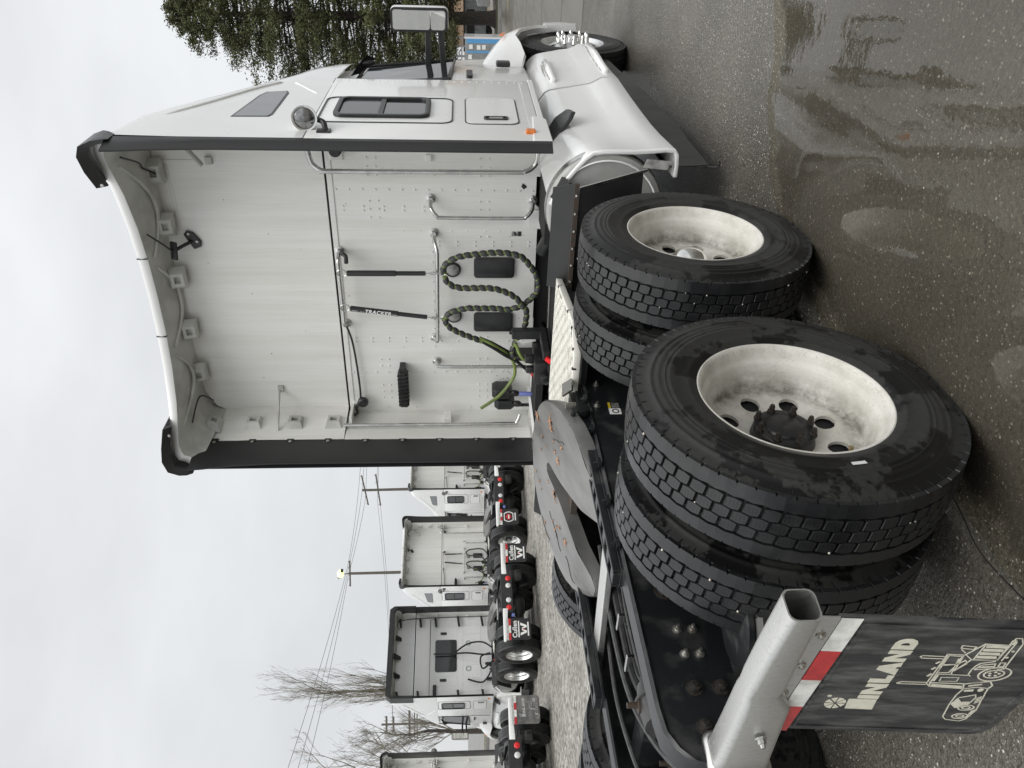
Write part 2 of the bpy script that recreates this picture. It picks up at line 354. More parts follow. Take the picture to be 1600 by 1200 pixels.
# ---------------------------------------------------------------- mesh helpers
class MB:
    def __init__(s): s.v, s.f, s.u = [], [], {}
    def add(s, vs, fs):
        o = len(s.v); s.v += [tuple(x) for x in vs]; s.f += [tuple(i+o for i in f) for f in fs]; return s
    def box(s, x0, x1, y0, y1, z0, z1):
        return s.add([(x0,y0,z0),(x1,y0,z0),(x1,y1,z0),(x0,y1,z0),(x0,y0,z1),(x1,y0,z1),(x1,y1,z1),(x0,y1,z1)],
                     [(0,3,2,1),(4,5,6,7),(0,1,5,4),(1,2,6,5),(2,3,7,6),(3,0,4,7)])
    def obox(s, c, ax, ay, az):
        c, ax, ay, az = map(Vector, (c, ax, ay, az))
        vs = [c + sx*ax + sy*ay + sz*az for sz in (-1,1) for sx, sy in ((-1,-1),(1,-1),(1,1),(-1,1))]
        return s.add(vs, [(0,3,2,1),(4,5,6,7),(0,1,5,4),(1,2,6,5),(2,3,7,6),(3,0,4,7)])
    def loft(s, rings, closed=True, cap=True):
        n = len(rings[0]); vs = [p for r in rings for p in r]; fs = []
        for i in range(len(rings)-1):
            for j in range(n if closed else n-1):
                k = (j+1) % n
                fs.append((i*n+j, i*n+k, (i+1)*n+k, (i+1)*n+j))
        if cap and closed:
            fs.append(tuple(range(n-1, -1, -1))); fs.append(tuple((len(rings)-1)*n+j for j in range(n)))
        return s.add(vs, fs)
    def tube(s, pts, r, n=8, cap=True):
        pts = [Vector(p) for p in pts]; rings = []; prev = None
        for i, p in enumerate(pts):
            d = (pts[min(i+1, len(pts)-1)] - pts[max(i-1, 0)])
            if d.length < 1e-9: d = Vector((0, 0, 1))
            d.normalize()
            if prev is None:
                prev = d.orthogonal().normalized()
            u = (prev - d*prev.dot(d))
            if u.length < 1e-6: u = d.orthogonal()
            u.normalize(); prev = u; w = d.cross(u)
            rr = r[i] if isinstance(r, (list, tuple)) else r
            rings.append([p + rr*(math.cos(a)*u + math.sin(a)*w) for a in (2*PI*j/n for j in range(n))])
        return s.loft(rings, True, cap)
    def cyl(s, a, b, r, n=12, r2=None):
        return s.tube([a, b], [r, r if r2 is None else r2], n)
    def prism(s, poly, o, u, v, w):
        """poly (a, b) -> o + a u + b v, extruded by w"""
        o, u, v, w = map(Vector, (o, u, v, w))
        A = [o + a*u + b*v for a, b in poly]; n = len(A)
        s.add(A + [p + w for p in A], [tuple(range(n-1, -1, -1)), tuple(range(n, 2*n))] + [(i, (i+1) % n, n+(i+1) % n, n+i) for i in range(n)])
        return s
    def ringprism(s, outer, inner, o, u, v, w):
        o, u, v, w = map(Vector, (o, u, v, w)); n = len(outer)
        A = [o + a*u + b*v for a, b in outer]; B = [o + a*u + b*v for a, b in inner]
        vs = A + B + [p+w for p in A] + [p+w for p in B]; fs = []
        for i in range(n):
            k = (i+1) % n
            fs += [(i, n+i, n+k, k), (2*n+i, 2*n+k, 3*n+k, 3*n+i), (i, k, 2*n+k, 2*n+i), (n+i, 3*n+i, 3*n+k, n+k)]
        return s.add(vs, fs)
    def lathe(s, prof, n=48, o=(0,0,0), axis='X', a0=0.0):
        """prof [(h, r)] along the axis, open"""
        o = Vector(o); rings = []
        for h, r in prof:
            ring = []
            for j in range(n):
                a = a0 + 2*PI*j/n; c, q = r*math.cos(a), r*math.sin(a)
                ring.append(o + Vector({'X': (h, c, q), 'Y': (c, h, q), 'Z': (c, q, h)}[axis]))
            rings.append(ring)
        return s.loft(rings, True, False)
    def sphere(s, c, r, n=10, m=6, sq=(1,1,1)):
        c = Vector(c); rings = []
        for i in range(m+1):
            t = PI*i/m; rr = max(math.sin(t), 0.001)
            rings.append([c + Vector((r*sq[0]*rr*math.cos(2*PI*j/n), r*sq[1]*rr*math.sin(2*PI*j/n), r*sq[2]*math.cos(t))) for j in range(n)])
        return s.loft(rings, True, False)
    def build(s, name, mat, parent=None, smooth=40, bevel=0.0, kind=None, seg=2, fix=True):
        me = bpy.data.meshes.new(name)
        me.from_pydata(s.v, [], s.f)
        if fix or bevel:
            bm = bmesh.new(); bm.from_mesh(me)
            bmesh.ops.recalc_face_normals(bm, faces=bm.faces[:])
            if bevel:
                bmesh.ops.remove_doubles(bm, verts=bm.verts[:], dist=1e-5)
                es = [e for e in bm.edges if len(e.link_faces) == 2 and e.calc_face_angle(0) > 0.6]
                bmesh.ops.bevel(bm, geom=es, offset=bevel, segments=seg, affect='EDGES', clamp_overlap=True, profile=0.5)
            bm.to_mesh(me); bm.free()
        if smooth:
            me.shade_smooth(); me.set_sharp_from_angle(angle=math.radians(smooth))
        me.materials.append(mat)
        return link(name, me, parent, kind)
def link(name, me, parent=None, kind=None):
    o = bpy.data.objects.new(name, me); COL.objects.link(o)
    if parent is not None: o.parent = parent
    if kind: o['kind'] = kind
    return o
def thing(name, label, cat, loc=(0,0,0), rz=0.0, group=None):
    o = bpy.data.objects.new(name, None); COL.objects.link(o)
    o.empty_display_size = 0.2; o.location = loc; o.rotation_euler = (0, 0, rz)
    tag(o, label, cat, group); return o
def tag(o, label, cat, group=None):
    o['label'] = label; o['category'] = cat
    if group: o['group'] = group
    return o
def copy_tree(o, parent=None, skip=(), swap={}):
    c = o.copy(); COL.objects.link(c); c.parent = parent
    if o.data and o.data.name in swap: c.data = swap[o.data.name]
    for ch in KIDS.get(o, ()):
        if ch.name.split('.')[0] in skip: continue
        copy_tree(ch, c, skip, swap)
    return c
KIDS = {}
def index_children():
    KIDS.clear()
    for o in bpy.data.objects:
        if o.parent: KIDS.setdefault(o.parent, []).append(o)
def rrect(cx, cy, w, h, r, n=5):
    P = []
    for sx, sy, a0 in ((1, 1, 0), (-1, 1, PI/2), (-1, -1, PI), (1, -1, 1.5*PI)):
        for i in range(n+1):
            a = a0 + PI/2*i/n
            P.append((cx + sx*(w/2-r) + r*math.cos(a), cy + sy*(h/2-r) + r*math.sin(a)))
    return P
def poly_line(pts, m=6):
    """smooth a polyline (Catmull-Rom)"""
    P = [Vector(p) for p in pts]; P = [P[0]] + P + [P[-1]]; out = []
    for i in range(1, len(P)-2):
        a, b, c, d = P[i-1:i+3]
        for k in range(m):
            t = k/m
            out.append(0.5*((2*b) + (c-a)*t + (2*a-5*b+4*c-d)*t*t + (3*b-a-3*c+d)*t**3))
    out.append(P[-2]); return out
X, Y, Z = Vector((1,0,0)), Vector((0,1,0)), Vector((0,0,1))

# ---------------------------------------------------------------- ground
def ground_z(x, y):
    t = min(1, max(0, (-x-2.2)/4.5)); return -0.17*t*t*(3-2*t)
def sheet(name, mat, x0, x1, y0, y1, nx, ny, dz, kind='structure'):
    b = MB(); vs = []; fs = []
    for i in range(nx+1):
        for j in range(ny+1):
            x = x0 + (x1-x0)*i/nx; y = y0 + (y1-y0)*j/ny
            vs.append((x, y, ground_z(x, y)+dz))
    for i in range(nx):
        for j in range(ny):
            a = i*(ny+1)+j; fs.append((a, a+ny+1, a+ny+2, a+1))
    b.add(vs, fs)
    return b.build(name, mat, None, 60, kind=kind, fix=False)
gr = MB(); xs = [-900, -300, -100, -40, -20] + [-10 + 0.5*i for i in range(25)] + [6, 12, 40, 100, 300, 900]
ys = [-900, -300, -100, -40, -15, -6, 0, 6, 12, 20, 26, 40, 100, 300, 900]
gr.add([(x, y, ground_z(x, y)) for x in xs for y in ys],
       [(i*len(ys)+j, (i+1)*len(ys)+j, (i+1)*len(ys)+j+1, i*len(ys)+j+1) for i in range(len(xs)-1) for j in range(len(ys)-1)])
gr.build('wet_asphalt_ground', m_asphalt, None, 60, kind='structure', fix=False)
sheet('gravel_lot', m_gravel, -26, -3.2, -6, 29, 46, 1, 0.012)
sheet('concrete_apron', m_apron, -40, 60, 9.2, 24.5, 40, 6, 0.003)
for k in (11.6, 15.0, 19.2): MB().box(-3.0, 30, k, k+.03, 0.0035, 0.005).build('slab_joint', m_darkvoid, None, 0, kind='structure')
sheet('street', m_road, -60, 60, 24.5, 33, 40, 1, 0.004)
sheet('yellow_line', M('yellow_road_paint', (0.52, 0.36, 0.06), 0.6, c2=(0.3, 0.22, 0.08), sc=5), -60, 60, 27.9, 28.05, 40, 1, 0.009)
MB().box(-60, 60, 33, 33.25, -0.25, 0.11).build('kerb', m_kerb, None, bevel=0.02, kind='structure')
MB().box(-60, 60, 33.25, 36.6, -0.25, 0.085).build('grass_verge', m_grass, None, kind='structure')
# crack sealed with tar
MB().tube(poly_line([(0.96, -0.05, 0.001), (0.93, -0.25, 0.001), (0.89, -0.40, 0.001), (0.915, -0.6, 0.001), (0.97, -0.85, 0.001)], 8), 0.0022, 5).build('ground_crack', m_darkvoid, None, kind='structure')

# loose grit on the wet ground
def loose_grit():
    rnd = random.Random(11); b = MB(); n = 0
    while n < 320:
        x = rnd.uniform(.85, 4.2); y = rnd.uniform(-1.6, 6.0)
        if rnd.random() > 1.15 - (y+1.6)/8: continue
        r = rnd.choice((.0015, .002, .0025, .0032, .004)); c = (x, y, r*.5)
        b.sphere(c, r, 6, 4, (rnd.uniform(.8, 1.5), rnd.uniform(.8, 1.4), .7)); n += 1
    b.build('loose_grit', M('pale_grit', (0.36, 0.34, 0.30), 0.5, c2=(0.16, 0.145, 0.12), sc=8), None, 60, kind='stuff')
loose_grit()
# puddle: a thin water sheet with a 'depth' attribute that fades to its edge
PX = [(1.0, -0.9), (1.02, -0.1), (1.0, 0.45), (1.03, 0.8), (1.08, 1.15), (1.22, 1.5), (1.33, 1.74), (1.5, 1.86), (1.66, 2.0), (1.82, 2.0), (2.05, 2.15), (2.4, 2.32), (2.9, 2.45), (3.6, 2.2), (4.6, 1.2), (4.9, -0.6), (4.2, -2.0), (2.6, -2.4), (1.5, -1.9)]
def puddle():
    cx, cy = 2.4, 0.2; rings = 8; n = 96
    P = poly_line(PX + [PX[0]], 6)[:-1]
    P = [(p.x, p.y) for p in P]; n = len(P)
    vs, fs, dep = [(cx, cy, 0.004)], [], [1.0]
    for k in range(1, rings+1):
        t = (1 - (1-k/rings)**1.6)*1.06
        for x, y in P:
            vs.append((cx + (x-cx)*t, cy + (y-cy)*t, 0.004)); dep.append(max(0.0, min(1.0, (1.06-t)/0.12)))
    for j in range(n):
        fs.append((0, 1+(j+1) % n, 1+j))
        for k in range(rings-1):
            a = 1+k*n; fs.append((a+j, a+(j+1) % n, a+n+(j+1) % n, a+n+j))
    me = bpy.data.meshes.new('puddle'); me.from_pydata(vs, [], fs)
    at = me.attributes.new('depth', 'FLOAT', 'POINT')
    at.data.foreach_set('value', dep)
    me.materials.append(m_puddle); me.shade_smooth()
    return link('puddle', me, None, 'structure')
puddle()

# ---------------------------------------------------------------- wheels
TR, TW = 0.526, 0.115
def tyre_mesh(name):
    b = MB()
    half = [(0.100, 0.292), (0.117, 0.300), (0.124, 0.312), (0.131, 0.335), (0.1325, 0.340), (0.1318, 0.344), (0.136, 0.365), (0.138, 0.392), (0.1392, 0.396), (0.1392, 0.402), (0.1375, 0.405), (0.1372, 0.414), (0.1381, 0.4155), (0.1372, 0.417),
            (0.136, 0.430), (0.1365, 0.434), (0.1355, 0.440), (0.1325, 0.446), (0.131, 0.455), (0.132, 0.458), (0.1315, 0.463), (0.127, 0.467), (0.1215, 0.482), (0.1185, 0.497), (0.1165, 0.506), (0.110, 0.509)]
    prof = half + [(0.06, 0.511), (-0.06, 0.511)] + [(-x, r) for x, r in reversed(half)]
    b.lathe(prof, 96)
    base = b.build('tyre_carcass', m_tyre, None, 50)
    base.data.materials.append(m_groove)
    for pl in base.data.polygons:
        c = pl.center
        if math.hypot(c.y, c.z) > 0.5085: pl.material_index = 1
    t = MB(); UV = []
    NB = 60; pit = 2*PI/NB
    def rad(w): return TR - 0.006*(w/TW)**2
    def block(poly, top_inset, uvs):
        n = len(poly); cs = sum(p[0] for p in poly)/n; cw = sum(p[1] for p in poly)/n
        def P(s, w, r): return (w, r*math.cos(s), r*math.sin(s))
        lo = [P(s, w, 0.506) for s, w in poly]
        mid = [P(s, w, rad(w)-0.002) for s, w in poly]
        hi = [P(s+(cs-s)*top_inset, w+(cw-w)*top_inset, rad(w)) for s, w in poly]
        fs = []
        for i in range(n):
            k = (i+1) % n
            fs += [(i, k, n+k, n+i), (n+i, n+k, 2*n+k, 2*n+i)]
        fs.append(tuple(2*n+i for i in range(n)))
        o = len(t.v); t.add(lo+mid+hi, fs); UV.append((o+2*n, uvs))
    g = 0.0042/TR; d = 0.0042
    for k in range(NB):
        a = k*pit
        for row, (w0, w1, off) in enumerate(((0.0250, 0.0575, 0.0), (-0.0165, 0.0165, 0.5), (-0.0575, -0.0250, 0.0))):
            s0 = a + off*pit + g; s1 = a + (off+1)*pit - g; sm = (s0+s1)/2; sk = 0.005/TR
            poly = [(s0, w0), (sm, w0-d), (s1, w0), (s1+sk*.6, (w0+w1)/2), (s1+sk, w1), (sm+sk, w1+d), (s0+sk, w1), (s0+sk*.6, (w0+w1)/2)]
            block(poly, 0.05, [((s-s0)/(s1-s0), (w-w0)/(w1-w0)) for s, w in poly])
        for sgn in (1, -1):
            s0, s1 = a, a+pit; off = 0.5 if sgn > 0 else 0.5
            e = 0.0662
            poly = [(s0, e+(0 if sgn < 0 else d)), (s0+pit/2, e+(d if sgn < 0 else 0)), (s1, e+(0 if sgn < 0 else d)), (s1, 0.1165), (s0+pit*0.57, 0.1165), (s0+pit*0.5, 0.109), (s0+pit*0.43, 0.1165), (s0, 0.1165)]
            poly = [(s, w*sgn) for s, w in poly]
            if sgn < 0: poly = poly[::-1]
            block(poly, 0.0, [(0, 0)]*8)
            # little buttress ribs on the shoulder
            if k % 1 == 0:
                c = a + pit*0.25
                t.obox((0.1185*sgn, 0.492*math.cos(c), 0.492*math.sin(c)), (0.0022, 0, 0), (0, -0.0012*math.sin(c), 0.0012*math.cos(c)), (0, 0.013*math.cos(c), 0.013*math.sin(c)))
    me = bpy.data.meshes.new('tread'); me.from_pydata(t.v, [], t.f)
    uvl = me.uv_layers.new(name='UVMap'); uvd = {}
    for o, uvs in UV:
        for i, q in enumerate(uvs): uvd[o+i] = q
    for lp in me.loops:
        uvl.data[lp.index].uv = uvd.get(lp.vertex_index, (0, 0))
    bm = bmesh.new(); bm.from_mesh(me); bmesh.ops.recalc_face_normals(bm, faces=bm.faces[:])
    b2 = bm; b2.to_mesh(me); bm.free()
    me.materials.append(m_tread); me.shade_smooth(); me.set_sharp_from_angle(angle=math.radians(25))
    return base, me
_carc, tread_me = tyre_mesh('tyre')
carc_me = _carc.data; bpy.data.objects.remove(_carc)

def disc_holes(b, x, r1, r2, n, rc, rh, th, a0=0.0, xin=None):
    """annular disc with n round holes; the edge of each hole has a short wall"""
    m = 20
    for k in range(n):
        ac = a0 + 2*PI*k/n; hw = PI/n
        C = (rc*math.cos(ac), rc*math.sin(ac))
        ring_h, ring_o = [], []
        # sector boundary: sample points counter-clockwise
        bd = []
        for i in range(6): bd.append((r1, ac - hw + 2*hw*i/5))
        for i in range(1, 5): bd.append((r1 + (r2-r1)*i/5, ac + hw))
        for i in range(6): bd.append((r2, ac + hw - 2*hw*i/5))
        for i in range(1, 5): bd.append((r2 + (r1-r2)*i/5, ac - hw))
        pts = [(r*math.cos(a), r*math.sin(a)) for r, a in bd]
        for p in pts:
            a = math.atan2(p[1]-C[1], p[0]-C[0])
            ring_h.append((C[0]+rh*math.cos(a), C[1]+rh*math.sin(a)))
        def dish(p):
            return x + ((xin-x)*(1-(math.hypot(*p)-r1)/(r2-r1)) if xin is not None else 0)
        n_ = len(pts)
        vs = [(dish(p), p[0], p[1]) for p in pts] + [(dish(p), p[0], p[1]) for p in ring_h] + [(dish(p)-th, p[0], p[1]) for p in ring_h]
        fs = []
        for i in range(n_):
            q = (i+1) % n_
            fs += [(i, q, n_+q, n_+i), (n_+i, n_+q, 2*n_+q, 2*n_+i)]
        b.add(vs, fs)
def rim_mesh(name, mat):
    b = MB()
    b.lathe([(0.095, 0.296), (0.112, 0.303), (0.118, 0.309), (0.1225, 0.310), (0.1235, 0.306), (0.121, 0.300), (0.113, 0.294), (0.100, 0.289), (0.084, 0.287), (0.074, 0.283), (0.068, 0.276), (0.060, 0.2715), (0.030, 0.268), (0.016, 0.267), (0.008, 0.263), (-0.004, 0.257), (-0.018, 0.254), (-0.026, 0.250), (-0.030, 0.243), (-0.031, 0.236)], 72)
    b.lathe([(-0.095, 0.296), (-0.118, 0.309), (-0.121, 0.300), (-0.10, 0.286), (-0.04, 0.268)], 48)
    disc_holes(b, -0.031, 0.10, 0.2365, 8, 0.178, 0.034, 0.012, 0.35, -0.056)
    o = b.build(name, mat, None, 35); me = o.data; bpy.data.objects.remove(o); return me
rim_white, rim_alu = rim_mesh('wheel_rim_white', m_rim), rim_mesh('wheel_rim_polished', m_alu)
def inner_rim():
    b = MB(); b.lathe([(-0.12, 0.31), (-0.10, 0.286), (0.0, 0.265), (0.10, 0.286), (0.12, 0.31)], 48)
    b.lathe([(0.06, 0.268), (0.075, 0.12)], 24)
    o = b.build('inner_rim', m_hub, None, 35); me = o.data; bpy.data.objects.remove(o); return me
m_rim_keep = m_rim
rim_inner = inner_rim()
def backing():
    b = MB(); b.lathe([(-0.062, 0.262), (-0.062, 0.001)], 32); o = b.build('brake_drum', m_darkvoid, None); me = o.data; bpy.data.objects.remove(o); return me
drum_me = backing()
def hub_mesh():
    b = MB(); b.lathe([(-0.058, 0.108), (-0.046, 0.105), (-0.030, 0.102), (-0.018, 0.101), (-0.013, 0.097), (-0.012, 0.080), (-0.014, 0.066), (-0.007, 0.060), (-0.005, 0.03), (-0.0055, 0.001)], 40)
    o = b.build('hub', m_hub, None, 35); me = o.data; bpy.data.objects.remove(o)
    c = MB(); c.lathe([(-0.056, 0.10), (-0.046, 0.098), (-0.044, 0.092), (-0.020, 0.088), (0.008, 0.074), (0.026, 0.048), (0.034, 0.018), (0.035, 0.001)], 40)
    o = c.build('hub_cap', m_chrome, None, 60); me2 = o.data; bpy.data.objects.remove(o)
    n = MB(); n.lathe([(0, 0.0135), (0.012, 0.013), (0.013, 0.010), (0.024, 0.0095), (0.033, 0.007), (0.033, 0.0005)], 6)
    o = n.build('nut', m_nut, None, 20); me3 = o.data; bpy.data.objects.remove(o)
    return me, me2, me3
hub_me, cap_me, nut_me = hub_mesh()
TRUCK = thing('semi_truck', 'large white sleeper truck in the foreground with its tandem wheels nearest the camera', 'truck')
NEAR = []
pm = MB(); _r = random.Random(3)
for i in range(15):
    a = _r.uniform(0, 2*PI); w_ = _r.choice((-.0205, .0205, -.062, .062)) + _r.uniform(-.002, .002); r_ = _r.uniform(.0025, .005)
    pm.sphere((w_, .5235*math.cos(a), .5235*math.sin(a)), r_, 6, 4, (1, .8, .8))
_o = pm.build('stuck_gravel', M('pale_stone', (0.6, 0.57, 0.5), 0.6, c2=(0.4, 0.36, 0.3)), None, 60); gravel_me = _o.data; bpy.data.objects.remove(_o)
lb = MB(); _pts = []
for k in range(5):
    a = -.06 + .12*k/4; _pts.append([(.1385, .367*math.cos(a), .367*math.sin(a)), (.1390, .380*math.cos(a), .380*math.sin(a))])
lb.loft([[p[0] for p in _pts], [p[1] for p in _pts]], False, False)
_o = lb.build('tyre_label', m_printwhite, None); label_me = _o.data; bpy.data.objects.remove(_o)
def wheel(x, y, z, kind, rim=None):
    s = 1 if x > 0 else -1
    w = link('wheel', rim or (rim_inner if kind == 'inner' else rim_white), TRUCK)
    w.location = (x, y, z); w.rotation_euler = (random.uniform(0, 6.28) if kind == 'inner' else 0.0, 0, 0 if s > 0 else PI)
    ty = link('tyre', carc_me, w); ty.rotation_euler = (random.uniform(0, 6.28), 0, 0)
    link('tread', tread_me, w).rotation_euler = ty.rotation_euler
    if x > 0 and kind != 'steer': link('stuck_gravel', gravel_me, w, 'stuff').rotation_euler = ty.rotation_euler
    if kind == 'hub' and x > 0: NEAR.append(w)
    if kind == 'hub' and x > 0: link('tyre_label', label_me, w).rotation_euler = (-3.0, 0, 0)
    if kind in ('hub', 'cap'):
        link('brake_drum', drum_me, w)
        link('hub' if kind == 'hub' else 'hub_cap', hub_me if kind == 'hub' else cap_me, w)
        if kind == 'hub':
            for i in range(8):
                a = 2*PI*i/8 + 0.2; n = link('nut', nut_me, w); n.location = (-0.016, 0.087*math.cos(a), 0.093*math.sin(a))
        v = link('valve_stem', valve_me, w); v.rotation_euler = (2.3, 0, 0)
        if kind == 'hub':
            v = link('valve_stem', valve_me, w); v.rotation_euler = (4.05, 0, 0)
    return w
vb = MB(); vb.tube([(-0.034, 0.213, 0), (-0.012, 0.213, 0), (0.004, 0.212, 0)], [0.006, 0.005, 0.009], 8)
_o = vb.build('valve_stem', m_brass, None); valve_me = _o.data; bpy.data.objects.remove(_o)
AX = ((0.0, 'hub'), (1.312, 'cap'))
for y, k in AX:
    for s in (1, -1):
        wheel(1.085*s, y, 0.515, k if s > 0 else 'hub')
        wheel(0.745*s, y, 0.515, 'inner')
# steering wheels
def steer_rim():
    b = MB()
    b.lathe([(0.095, 0.296), (0.118, 0.309), (0.1235, 0.306), (0.121, 0.300), (0.10, 0.287), (0.085, 0.275), (0.088, 0.262)], 64)
    disc_holes(b, 0.088, 0.11, 0.262, 10, 0.205, 0.026, 0.015, 0.1, 0.135)
    b.lathe([(0.135, 0.11), (0.139, 0.09), (0.14, 0.07), (0.17, 0.065), (0.185, 0.05), (0.187, 0.001)], 32)
    o = b.build('steer_rim', m_alu, None, 35); me = o.data; bpy.data.objects.remove(o); return me
st_me = steer_rim()
lc = MB(); lc.lathe([(0, 0.019), (0.004, 0.022), (0.008, 0.019), (0.05, 0.0185), (0.072, 0.014), (0.085, 0.003), (0.0855, 0.0004)], 14)
_o = lc.build('lug_nut_cover', m_chrome, None, 50); lug_me = _o.data; bpy.data.objects.remove(_o)
for s in (1, -1):
    w = wheel(1.0*s, 6.12, 0.515, 'steer', st_me)
    for i in range(10):
        a = 2*PI*i/10; n = link('lug_nut_cover', lug_me, w); n.location = (0.126, 0.143*math.cos(a), 0.143*math.sin(a))

# ---------------------------------------------------------------- chassis
for s in (1, -1):
    prof = [(-0.785, 0.875), (-0.775, 0.905), (-0.735, 0.945), (-0.68, 0.972), (-0.60, 0.980), (6.9, 0.980), (6.9, 0.70), (-0.3, 0.70), (-0.55, 0.71), (-0.70, 0.75), (-0.80, 0.80)]
    b = MB(); b.prism(prof, (0.424*s, 0, 0), Y, Z, X*(0.010*s))
    # top flange follows the rail and curls down at its rear end
    rg = []
    for y, z in [(6.9, 0.980), (-0.60, 0.980), (-0.68, 0.973), (-0.735, 0.946), (-0.775, 0.906), (-0.79, 0.865)]:
        k = 0.009
        rg.append([(0.436*s, y, z+k), (0.445*s, y, z-0.002), (0.435*s, y, z-0.014), (0.355*s, y, z-0.010), (0.350*s, y, z), (0.355*s, y, z+k)])
    b.loft(rg)
    r = b.build('frame_rail', m_frame, TRUCK, 30)
    fl = MB().box(0.35*s, 0.424*s, -0.4, 6.8, 0.70, 0.712).build('lower_flange', m_frame, r, 0)
    if s > 0:
        for y, z, big in [(-0.30, .853, 0), (-0.30, .80, 0), (-0.40, .85, 0), (-0.40, .80, 0), (-0.53, .85, 1), (-0.53, .765, 1), (-0.665, .85, 1), (-0.13, .86, 2), (0.62, .86, 0), (0.75, .80, 0), (1.35, .86, 0), (1.02, .94, 0), (1.2, .92, 0), (0.35, .76, 0)]:
            q = MB(); x0 = 0.434; R_ = (0.0115, 0.019, 0.026)[big]
            q.lathe([(0, R_*1.5), (0.004, R_*1.5), (0.005, R_), (0.012 + .008*(big > 0), R_), (0.014 + .008*(big > 0), R_*.55), (0.026, R_*.5), (0.026, 0.0004)], 12, (x0, y, z))
            q.build('bolt', (m_bolt, m_nut, m_nut)[big], r, 30)
        st = MB().box(0.4345, 0.4365, 0.998, 1.045, 0.832, 0.888).build('sticker', m_darkvoid, r, 0)
        MB().box(0.4345, 0.437, 0.998, 1.045, 0.876, 0.888).build('sticker_band', m_yellow, st, 0)
        q = MB()
        for i in range(6): q.box(0.4366, 0.437, 1.003, 1.041, 0.836+.0062*i, 0.8385+.0062*i)
        q.build('sticker_lines', m_printgrey, st, 0)
        st2 = MB().box(0.4345, 0.4365, 0.952, 0.997, 0.832, 0.888).build('sticker', m_printwhite, r, 0)
        q = MB().ringprism(rrect(0, 0, .034, .034, .0169, 4), rrect(0, 0, .023, .023, .0114, 4), (0.4366, 0.9745, 0.858), Y, Z, X*0.001); q.build('sticker_mark', m_darkvoid, st2, 0)
for y, w_ in ((-0.25, .12), (0.66, .3), (1.9, .12), (2.8, .12)):
    MB().box(-0.424, 0.424, y-w_/2, y+w_/2, 0.74, 0.90).build('crossmember', m_frame, TRUCK, 30, bevel=0.01)
MB().box(-0.424, 0.424, -0.79, -0.775, 0.73, 0.86).build('end_crossmember', m_frame, TRUCK, 30)
# axles, air bags, brake chambers
for y in (0, 1.312):
    b = MB(); b.tube([(-0.9, y, .515), (-0.3, y, .515), (-.16, y, .515), (.16, y, .515), (.3, y, .515), (0.9, y, .515)], [.075, .08, .19, .19, .08, .075], 16)
    b.build('axle', m_frame, TRUCK)
for s in (1, -1):
    for y in (-0.42, 1.62):
        a = MB(); a.lathe([(0.40, .02), (0.40, .10), (0.42, .135), (0.50, .145), (0.56, .135), (0.575, .12), (0.60, .135), (0.68, .145), (0.70, .13)], 28, (0.61*s, y, 0), 'Z'); o = a.build('air_bag', m_bag, TRUCK)
        a = MB(); a.lathe([(0.70, .128), (0.705, .138), (0.722, .138), (0.726, .11), (0.726, .01)], 28, (0.61*s, y, 0), 'Z'); a.build('clamp_ring', m_frame, o)
    a = MB(); a.lathe([(-.09, .05), (-.085, .085), (0, .095), (.004, .105), (.016, .105), (.02, .095), (.075, .085), (.09, .05), (.09, .001)], 24, ((.10 if s > 0 else -.28), -.36, (.865 if s > 0 else .70)), 'Y'); o = a.build('brake_chamber', m_bag, TRUCK)
    a = MB(); a.lathe([(0, .03), (.012, .03), (.013, .012), (.05, .011), (.05, .001)], 10, ((.10 if s > 0 else -.28), -.36, (.95 if s > 0 else .78)), 'Z'); a.build('chamber_bolt', m_rust, o)
# hoses between the rails
for pts, r_, mt in (([(.02, .9, .9), (.0, .27, .93), (-.01, .07, .93), (.0, -.14, .93), (.06, -.3, .92), (.16, -.42, .90), (.22, -.48, .86)], .017, m_hose), ([(.05, .9, .9), (.03, .27, .92), (.03, .0, .92), (.05, -.2, .92), (.2, -.32, .93), (.38, -.42, .9)], .011, m_hose),
                    ([(.06, -.35, .9), (.06, -.5, .88), (.12, -.6, .82), (.24, -.64, .79)], .013, m_hose), ([(.04, .05, .93), (.1, -.02, .86), (.22, -.06, .86), (.35, -.03, .92)], .006, m_hose), ([(.12, -.42, .88), (.1, -.52, .83), (.2, -.58, .80)], .010, m_hose)):
    MB().tube(poly_line(pts, 6), r_, 8).build('chassis_hose', mt, TRUCK)
b = MB(); b.tube([(.24, -.64, .79), (.30, -.65, .79), (.34, -.65, .80)], [.012, .016, .014], 8); b.tube([(.29, -.65, .79), (.29, -.68, .72)], .013, 8); b.tube([(.30, -.6, .83), (.30, -.7, .83)], .018, 8)
b.build('air_fitting', m_brass, TRUCK)
for pts, r_ in (([(.20, .55, .95), (.22, .2, .955), (.24, -.1, .95), (.30, -.35, .93), (.34, -.5, .90)], .009), ([(-.08, .6, .94), (-.1, .15, .95), (-.08, -.2, .94), (.0, -.45, .90), (.08, -.62, .84)], .012), ([(.30, .3, .95), (.27, .0, .97), (.22, -.2, .96), (.13, -.28, .93)], .006), ([(-.3, .3, .93), (-.28, -.1, .95), (-.2, -.5, .92), (-.1, -.7, .85)], .010)):
    MB().tube(poly_line(pts, 6), r_, 8).build('chassis_hose', m_wrap, TRUCK)
for y in (.42, .08, -.12): MB().box(-.03, .06, y-.008, y+.008, .905, .955).build('hose_clip', m_steel, TRUCK, 0, bevel=.003)
# pale greasy cross bar behind the coupling
b = MB(); b.loft([[(-.40, .20, .955), (-.40, .30, .965), (-.40, .30, .99), (-.40, .20, .985)], [(.39, .27, .955), (.39, .37, .965), (.39, .37, .99), (.39, .27, .985)]])
b.build('cross_bar', m_galv, TRUCK, 0, bevel=0.004)
